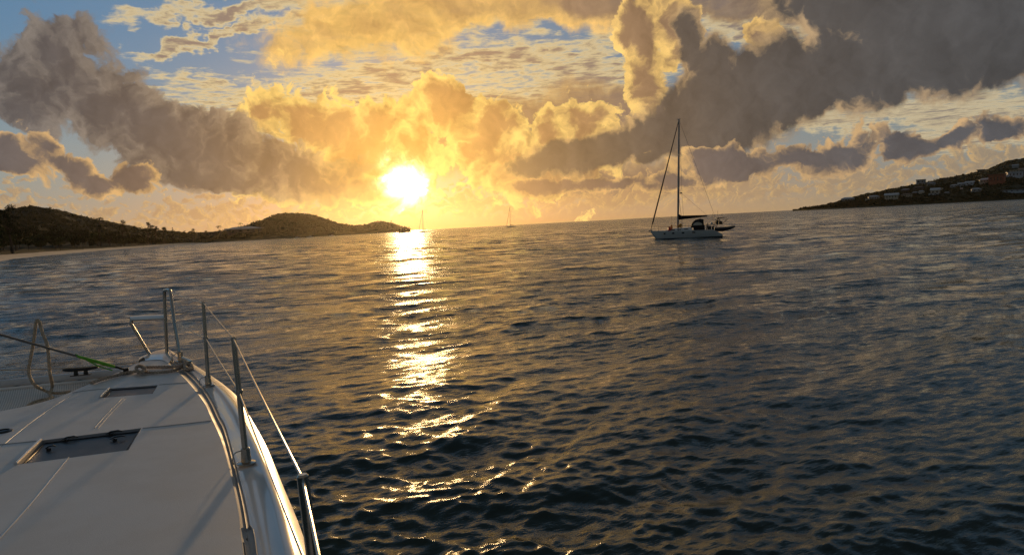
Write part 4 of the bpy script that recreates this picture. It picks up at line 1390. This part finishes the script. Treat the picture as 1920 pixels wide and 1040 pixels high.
def yacht(px, py_w, depth, k, label, group, heading, detail=True, mast=15.6, L=9.9, mastx=None):
    """hull along local x, bow towards -x"""
    base = Q(px, py_w, depth); base.z = 0
    root = empty('sailboat', base, label, 'sailboat', group, heading)
    def put(mb_, name, m, par=root, **kw):
        o = mb_.build(name, m, None, origin=(0, 0, 0), **kw); o.parent = par; return o
    h = MB()
    st = [(-0.505, 0.02, 1.30), (-0.47, 0.28, 1.26), (-0.40, 0.62, 1.22), (-0.28, 1.08, 1.17), (-0.10, 1.50, 1.10), (0.10, 1.65, 1.05), (0.28, 1.50, 1.04), (0.36, 1.38, 1.04), (0.47, 1.15, 0.42), (0.485, 1.05, 0.36)]
    rows = []
    for u, hw, zt in st:
        stem = max(0.0, (-0.42 - u)) / 0.085
        zb = -0.35 + stem * 1.5 if u < -0.42 else (-0.4 if u < 0.3 else -0.3)
        rows.append(section_row(u * L, hw * L / 9.9, zt, zb, 0))
    h.loft(rows)
    h.f.append(tuple(range(len(h.v) - 9, len(h.v))))
    hull = put(h, 'hull', M['hullwhite'], sharp=60)
    bt = MB()
    rows = []
    for u, hw, zt in st[1:]:
        rows.append([Vector((u * L, y, z)) for y, z in ((-(hw * 1.0 + 0.02) * L / 9.9, 0.10), (-(hw * 0.97 + 0.01) * L / 9.9, -0.2), ((hw * 0.97 + 0.01) * L / 9.9, -0.2), ((hw * 1.0 + 0.02) * L / 9.9, 0.10))])
    bt.loft(rows); put(bt, 'boot_stripe', M['boot'])
    dk = MB()
    pts = [Vector((u * L, hw * L / 9.9 * 0.98, zt - 0.03)) for u, hw, zt in st[:8]] + [Vector((u * L, -hw * L / 9.9 * 0.98, zt - 0.03)) for u, hw, zt in reversed(st[:8])]
    dk.add(pts, [tuple(range(len(pts)))]); put(dk, 'deck', M['white_plastic'], smooth=False)
    s = L / 9.9
    ct = MB()
    rows = []
    for x, hw, hh in ((-3.0, 0.5, 0.03), (-2.6, 0.75, 0.30), (-1.2, 1.0, 0.42), (0.6, 1.1, 0.46), (0.7, 1.1, 0.4)):
        rows.append([Vector((x * s, y * s, (1.05 + z) * (s if s < 1 else 1))) for y, z in ((-hw, 0), (-hw * 0.9, hh * 0.9), (-hw * 0.6, hh), (hw * 0.6, hh), (hw * 0.9, hh * 0.9), (hw, 0))])
    ct.loft(rows); ct.f.append(tuple(range(len(ct.v) - 6, len(ct.v)))); cab = put(ct, 'cabin', M['white_plastic'], sharp=30)
    mx = -1.35 * s if mastx is None else mastx
    rake = math.tan(R(2.6))
    mt = Vector((mx + (mast - 1.4) * rake, 0, mast))
    m_ = MB(); m_.tube([Vector((mx, 0, 1.3)), Vector((mx, 0, 1.3)).lerp(mt, 0.5), mt], [0.12 * k, 0.115 * k, 0.09 * k], 8)
    m_.box(mt + Vector((0, 0, 0.05)), (0.5 * k, 0.12, 0.08))
    ms = put(m_, 'mast', M['alu'])
    m_ = MB()
    for f_ in (0.38, 0.68):
        c = Vector((mx, 0, 1.3)).lerp(mt, f_)
        m_.tube([c + Vector((0.15, -0.95, 0)), c, c + Vector((0.15, 0.95, 0))], 0.03 * k, 6)
    sp = put(m_, 'spreaders', M['alu']); sp.parent = ms
    bow = Vector((-0.497 * L, 0, 1.45))
    m_ = MB(); m_.tube([bow, bow.lerp(mt, 0.04), bow.lerp(mt, 0.06), bow.lerp(mt, 0.45), bow.lerp(mt, 0.96), bow.lerp(mt, 0.985)], [0.03 * k, 0.03 * k, 0.10 * k, 0.085 * k, 0.05 * k, 0.02 * k], 8)
    put(m_, 'furled_jib', M['canvas'])
    rg_ = MB(); rr = 0.014 * k
    for sy in (-1, 1):
        rg_.tube([Vector((mx + 0.1, sy * 1.5 * s, 1.1)), Vector((mx, 0, 1.3)).lerp(mt, 0.38) + Vector((0.15, sy * 0.95, 0)), Vector((mx, 0, 1.3)).lerp(mt, 0.68) + Vector((0.15, sy * 0.95, 0)), mt], rr, 4)
        rg_.tube([Vector((mx + 0.7, sy * 1.5 * s, 1.1)), Vector((mx, 0, 1.3)).lerp(mt, 0.36)], rr, 4)
    rg_.tube([mt, Vector((0.40 * L, 0.0, 2.6))], rr, 4); rg_.tube([Vector((0.40 * L, 0, 2.6)), Vector((0.40 * L, 0.9 * s, 1.0))], rr, 4); rg_.tube([Vector((0.40 * L, 0, 2.6)), Vector((0.40 * L, -0.9 * s, 1.0))], rr, 4)
    put(rg_, 'rigging', M['dark_rig'])
    bm_ = MB(); b0 = Vector((mx + 0.1, 0, 2.75)); b1 = Vector((mx + 4.05 * s, 0, 3.0))
    bm_.tube([b0, b1], 0.07 * k, 8); boom = put(bm_, 'boom', M['alu'])
    cv = MB()
    rws = []
    for t, hh in ((0.0, 0.85), (0.03, 0.80), (0.12, 0.55), (0.35, 0.46), (0.7, 0.34), (1.0, 0.16)):
        c = b0.lerp(b1, t)
        rws.append([c + Vector((0, 0.14 * math.cos(a), -0.08 + hh * (0.5 + 0.5 * math.sin(a)) - 0.05)) for a in [i * math.pi / 4 for i in range(8)]])
    cv.loft(rws, close=True); cv.f.append((0, 1, 2, 3, 4, 5, 6, 7)); cvr = put(cv, 'sail_cover', M['canvas']); cvr.parent = boom
    return root, put, s, mx, mt


bd_ = W(1290, 446, 0)
hdg = math.atan2(-bd_.x, bd_.y)
rt, put, s, mx, mt = yacht(1288, 446, bd_.y, 1.0, 'white sailing yacht with furled sails anchored right of centre', None, hdg, mast=16.6, L=9.95, mastx=-1.22)
for i, x in enumerate((-3.05, -1.85, -0.5, 0.95)):
    p = MB(); w_ = (0.26, 0.30, 0.34, 0.40)[i]
    hw = (1.10, 1.38, 1.58, 1.66)[i]
    for sy in (-1, 1):
        p.box((x, sy * (hw * 0.985), 0.80), (w_, 0.10, 0.18))
    put(p, 'porthole', M['glassdark'], smooth=False)
for x in (-1.9, -1.0, -0.1):
    p = MB()
    for sy in (-1, 1): p.box((x, sy * 1.0, 1.28), (0.55, 0.10, 0.12))
    put(p, 'cabin_window', M['glassdark'], smooth=False)
# spray hood: dark hooped canvas, windows coloured as the daylight seen through them
dh = MB(); rws = []
for x, hh, hw in ((0.55, 0.05, 1.0), (0.75, 0.72, 1.05), (1.2, 1.08, 1.10), (1.9, 1.22, 1.12), (2.35, 1.10, 1.12)):
    rws.append([Vector((x, -hw * math.cos(a), 1.42 + hh * max(0.0, math.sin(a)) ** 0.6)) for a in [i * math.pi / 10 for i in range(11)]])
dh.loft(rws); hood = put(dh, 'spray_hood', M['canvas'], sharp=60)
wn = MB()
for sy in (-1, 1):
    ring = [Vector((1.52 + 0.62 * math.cos(a), sy * 1.165, 1.75 + 0.42 * math.sin(a))) for a in [i * math.pi / 12 for i in range(13)]]
    wn.add([Vector((1.52, sy * 1.165, 1.72))] + ring, [(0, i + 1, i + 2) for i in range(12)])
wv = put(wn, 'hood_window', M['see_through_light'], smooth=False); wv.parent = hood
cl = MB()
for sy in (-1, 1):
    cl.add([Vector((x, sy * y, z)) for x, y, z in ((0.95, 1.72, 1.08), (2.45, 1.66, 1.08), (2.45, 1.66, 1.72), (0.95, 1.72, 1.72))], [(0, 1, 2, 3)])
    cl.add([Vector((x, sy * (y - 0.03), z)) for x, y, z in ((0.95, 1.72, 1.08), (2.45, 1.66, 1.08), (2.45, 1.66, 1.72), (0.95, 1.72, 1.72))], [(3, 2, 1, 0)])
put(cl, 'weather_cloth', M['canvas'], smooth=False)
# pulpit, rails and stern arch
rl = MB()
for sy in (-1, 1):
    rl.tube([Vector((-4.95, sy * 0.06, 1.95)), Vector((-3.9, sy * 0.75, 1.85)), Vector((-2.5, sy * 1.2, 1.75)), Vector((0, sy * 1.6, 1.70)), Vector((2.6, sy * 1.5, 1.70)), Vector((3.6, sy * 1.3, 1.75))], 0.014, 5)
    for x, y in ((-4.9, 0.1), (-3.9, 0.75), (-2.5, 1.2), (-1.1, 1.5), (0.3, 1.6), (1.7, 1.58), (2.8, 1.48), (3.6, 1.3)):
        rl.tube([Vector((x, sy * y, 1.05)), Vector((x, sy * y, 1.9 if x < -4 else 1.72))], 0.016, 5)
put(rl, 'guard_rail', M['dark_rig'])
ar = MB()
for sy in (-1, 1):
    ar.tube([Vector((3.55, sy * 1.2, 1.0)), Vector((3.9, sy * 1.15, 2.0)), Vector((4.3, sy * 1.1, 2.55)), Vector((5.2, sy * 1.1, 2.6))], 0.03, 6)
    ar.tube([Vector((4.3, sy * 1.1, 2.55)), Vector((4.9, sy * 0.9, 1.75)), Vector((5.6, sy * 0.9, 2.45))], 0.025, 6)
    ar.tube([Vector((4.0, sy * 1.1, 1.3)), Vector((4.5, sy * 1.0, 2.4))], 0.025, 6)
ar.box((4.75, 0, 2.62), (1.5, 2.2, 0.05)); ar.box((4.15, -0.9, 2.0), (0.35, 0.3, 0.6)); ar.box((4.65, 0.6, 1.9), (0.5, 0.5, 0.45)); ar.tube([Vector((4.3, 0, 2.6)), Vector((4.3, 0, 3.6))], 0.02, 5)
ar.tube([Vector((4.9, 0.6, 2.6)), Vector((4.9, 0.6, 3.2))], 0.02, 5); ar.tube([Vector((3.6, -0.9, 1.0)), Vector((3.6, -0.9, 3.3))], 0.018, 5)
put(ar, 'stern_arch', M['dark_rig'], smooth=False)
dm = MB(); dm.lathe((3.4, -0.7, 1.9), [(0.0001, -0.15), (0.12, -0.12), (0.18, 0), (0.12, 0.14), (0.0001, 0.17)], 12); put(dm, 'radar_dome', M['white_plastic'])  # white ball of a small radar dome near the stern
ck = MB()
ck.tube([Vector((2.7, -0.6, 1.0)), Vector((2.8, -0.6, 1.9))], 0.06, 6); ck.lathe((2.9, -0.5, 1.75), [(0.30, -0.02), (0.34, 0.0), (0.30, 0.02)], 16, 'X'); ck.box((3.1, 0.2, 1.3), (0.5, 1.2, 0.5))
put(ck, 'steering_pedestal', M['dark_rig'], smooth=False)
fn = MB(); fn.lathe((-2.35, -0.95, 1.35), [(0.0001, -0.36), (0.16, -0.30), (0.22, -0.05), (0.20, 0.2), (0.08, 0.38), (0.0001, 0.40)], 12); put(fn, 'buoy', M['red'])
gb_ = MB(); gb_.box((-0.85, -0.4, 1.80), (0.55, 0.3, 0.55), ry=0.35, taper=0.6); gb_.box((-1.15, -0.35, 1.7), (0.25, 0.3, 0.35)); put(gb_, 'deck_bag', M['orange'], smooth=False, bevel=0.05)
wf = MB(); wf.tube([Vector((-2.2, -0.9, 1.2)), Vector((-2.0, -0.85, 3.2))], 0.02, 5); wf.box((-2.05, -0.6, 1.55), (0.25, 0.2, 0.8)); put(wf, 'boat_hook', M['orange'], smooth=False)
hal = MB()
hal.tube([mt + Vector((0.05, 0, -0.6)), Vector((mx + 0.75, -0.3, 6.3)), Vector((mx + 0.85, -0.3, 3.2))], 0.012, 4); hal.box((mx + 0.62, -0.3, 6.35), (0.32, 0.05, 0.16))
hal.tube([Vector((mx + 0.8, -0.3, 6.2)), Vector((3.0, 0, 2.9))], 0.010, 4); hal.tube([Vector((-4.3, 0, 3.3)), Vector((-2.8, 0, 2.6))], 0.012, 4)
put(hal, 'flag_halyard', M['dark_rig'], smooth=False)
an = MB()
for i in range(14): pass
an.tube([Vector((-4.95, 0, 1.4)), Vector((-5.15, 0, 1.25)), Vector((-5.1, 0, 1.0)), Vector((-4.9, 0, 0.95))], 0.05, 6); an.box((-5.05, 0, 1.30), (0.5, 0.16, 0.10))
put(an, 'anchor', M['alu'], smooth=False)
# tender hanging from the stern: a thing of its own
ex = Vector((math.cos(hdg), math.sin(hdg), 0)); ey = Vector((-ex.y, ex.x, 0))
tb = Vector(rt.location) + ex * 5.15
td = empty('inflatable_dinghy', tb + Vector((0, 0, 1.0)), 'dark inflatable dinghy with outboard hanging behind the anchored sailing yacht', 'dinghy')
def TL(x, y, z): return tb + ex * x + ey * y + Vector((0, 0, z))
db = MB()
for sy in (-1, 1):
    db.tube([TL(-1.35, sy * 0.55, 1.12), TL(-0.4, sy * 0.62, 1.10), TL(0.6, sy * 0.55, 1.14), TL(1.15, sy * 0.25, 1.24), TL(1.3, 0, 1.3)], [0.16, 0.2, 0.2, 0.17, 0.14], 8)
db.build('tubes', M['rib'], td)
db = MB(); db.loft([[TL(-1.3, -0.5, 1.0), TL(-0.3, -0.5, 0.95), TL(0.9, -0.2, 1.05)], [TL(-1.3, 0, 0.75), TL(-0.3, 0, 0.70), TL(0.9, 0, 0.92)], [TL(-1.3, 0.5, 1.0), TL(-0.3, 0.5, 0.95), TL(0.9, 0.2, 1.05)]]); db.build('floor', M['rib'], td)
db = MB(); db.box(TL(-1.55, 0, 1.25), (0.3, 0.3, 0.45), hdg); db.box(TL(-1.6, 0, 0.75), (0.12, 0.1, 0.6), hdg); db.build('outboard', M['black'], td, bevel=0.03)

GB = 'distant sailing boats at anchor near the sun'
for px, wy, dep, mastm, L_, lb in ((796, 433.3, 800, 25, 13, 'small hazy sailing boat right under the sun beside the glitter path'), (959, 425.0, 900, 26, 12.5, 'small distant sailing boat on the horizon between the sun and the big yacht')):
    p = Q(px, wy, dep)
    yacht(px, wy, dep, 1.8, lb, None, math.atan2(-p.x, p.y) + 0.15, mast=mastm, L=L_)


def motorboat(px, wy, dep, Lm, label, group, m=None, flip=1):
    p = Q(px, wy, dep); p.z = 0
    hd = math.atan2(-p.x, p.y)
    root = empty('motorboat', p, label, 'motorboat', group, hd + rng.uniform(-0.3, 0.3))
    h = MB(); rows = []
    for u, hw, zt in ((-0.5, 0.03, 0.19), (-0.42, 0.25, 0.165), (-0.2, 0.42, 0.13), (0.2, 0.46, 0.11), (0.5, 0.42, 0.105)):
        rows.append([Vector((flip * u * Lm, y * hw * Lm * 0.34, z * Lm)) for y, z in ((-1, zt), (-0.85, 0.02), (0, -0.06), (0.85, 0.02), (1, zt))])
    h.loft(rows); h.f.append(tuple(range(len(h.v) - 5, len(h.v))))
    h.f.append
    o = h.build('hull', m or M['white_plastic'], None, origin=(0, 0, 0)); o.parent = root
    c = MB(); c.box((flip * 0.02 * Lm, 0, 0.17 * Lm), (0.42 * Lm, 0.26 * Lm, 0.12 * Lm), taper=0.8); c.box((flip * 0.05 * Lm, 0, 0.27 * Lm), (0.34 * Lm, 0.24 * Lm, 0.02 * Lm))
    o = c.build('cabin', m or M['white_plastic'], None, origin=(0, 0, 0), bevel=0.02 * Lm); o.parent = root
    c = MB(); c.box((flip * -0.02 * Lm, 0, 0.185 * Lm), (0.40 * Lm, 0.28 * Lm, 0.045 * Lm), taper=0.9)
    o = c.build('window', M['glassdark'], None, origin=(0, 0, 0), smooth=False); o.parent = root
    return root


motorboat(754, 434.2, 900, 9, 'motorboat in dark silhouette left of the far headland tip, under the sun', None, M['canvas'])  # near-black hull and cabin paint in the backlit silhouette
motorboat(764, 433.6, 1000, 11, 'low motorboat in dark silhouette between the headland tip and the hazy sailing boat', None, M['canvas'], -1)  # backlighting put into the colour here as well
motorboat(581, 441.5, 980, 9, 'white motorboat glinting off the foot of the headland', None)
motorboat(557, 444.0, 950, 8, 'small white motorboat left of the glinting one, close to shore', None, flip=-1)
motorboat(622, 440.0, 1150, 8, 'tiny white motorboat off the shore below the radio mast', None)

# ------------------------------------------------------------------ the air between us and the far shores
hz_ = MB()
hz_.box((0, 0, 79.0), (11200, 11200, 162.0))
hm = bpy.data.materials.new('haze'); hm.use_nodes = True
hm.node_tree.nodes.clear()
hv = hm.node_tree.nodes.new('ShaderNodeVolumePrincipled')
hv.inputs['Color'].default_value = (0.95, 0.84, 0.62, 1)
hv.inputs['Density'].default_value = 0.000013
hv.inputs['Anisotropy'].default_value = 0.84
ho = hm.node_tree.nodes.new('ShaderNodeOutputMaterial')
hm.node_tree.links.new(hv.outputs[0], ho.inputs['Volume'])
haze = hz_.build('haze', hm, None, origin=(0, 0, 0), smooth=False)
tag(haze, kind='stuff')
scene.cycles.volume_bounces = 0
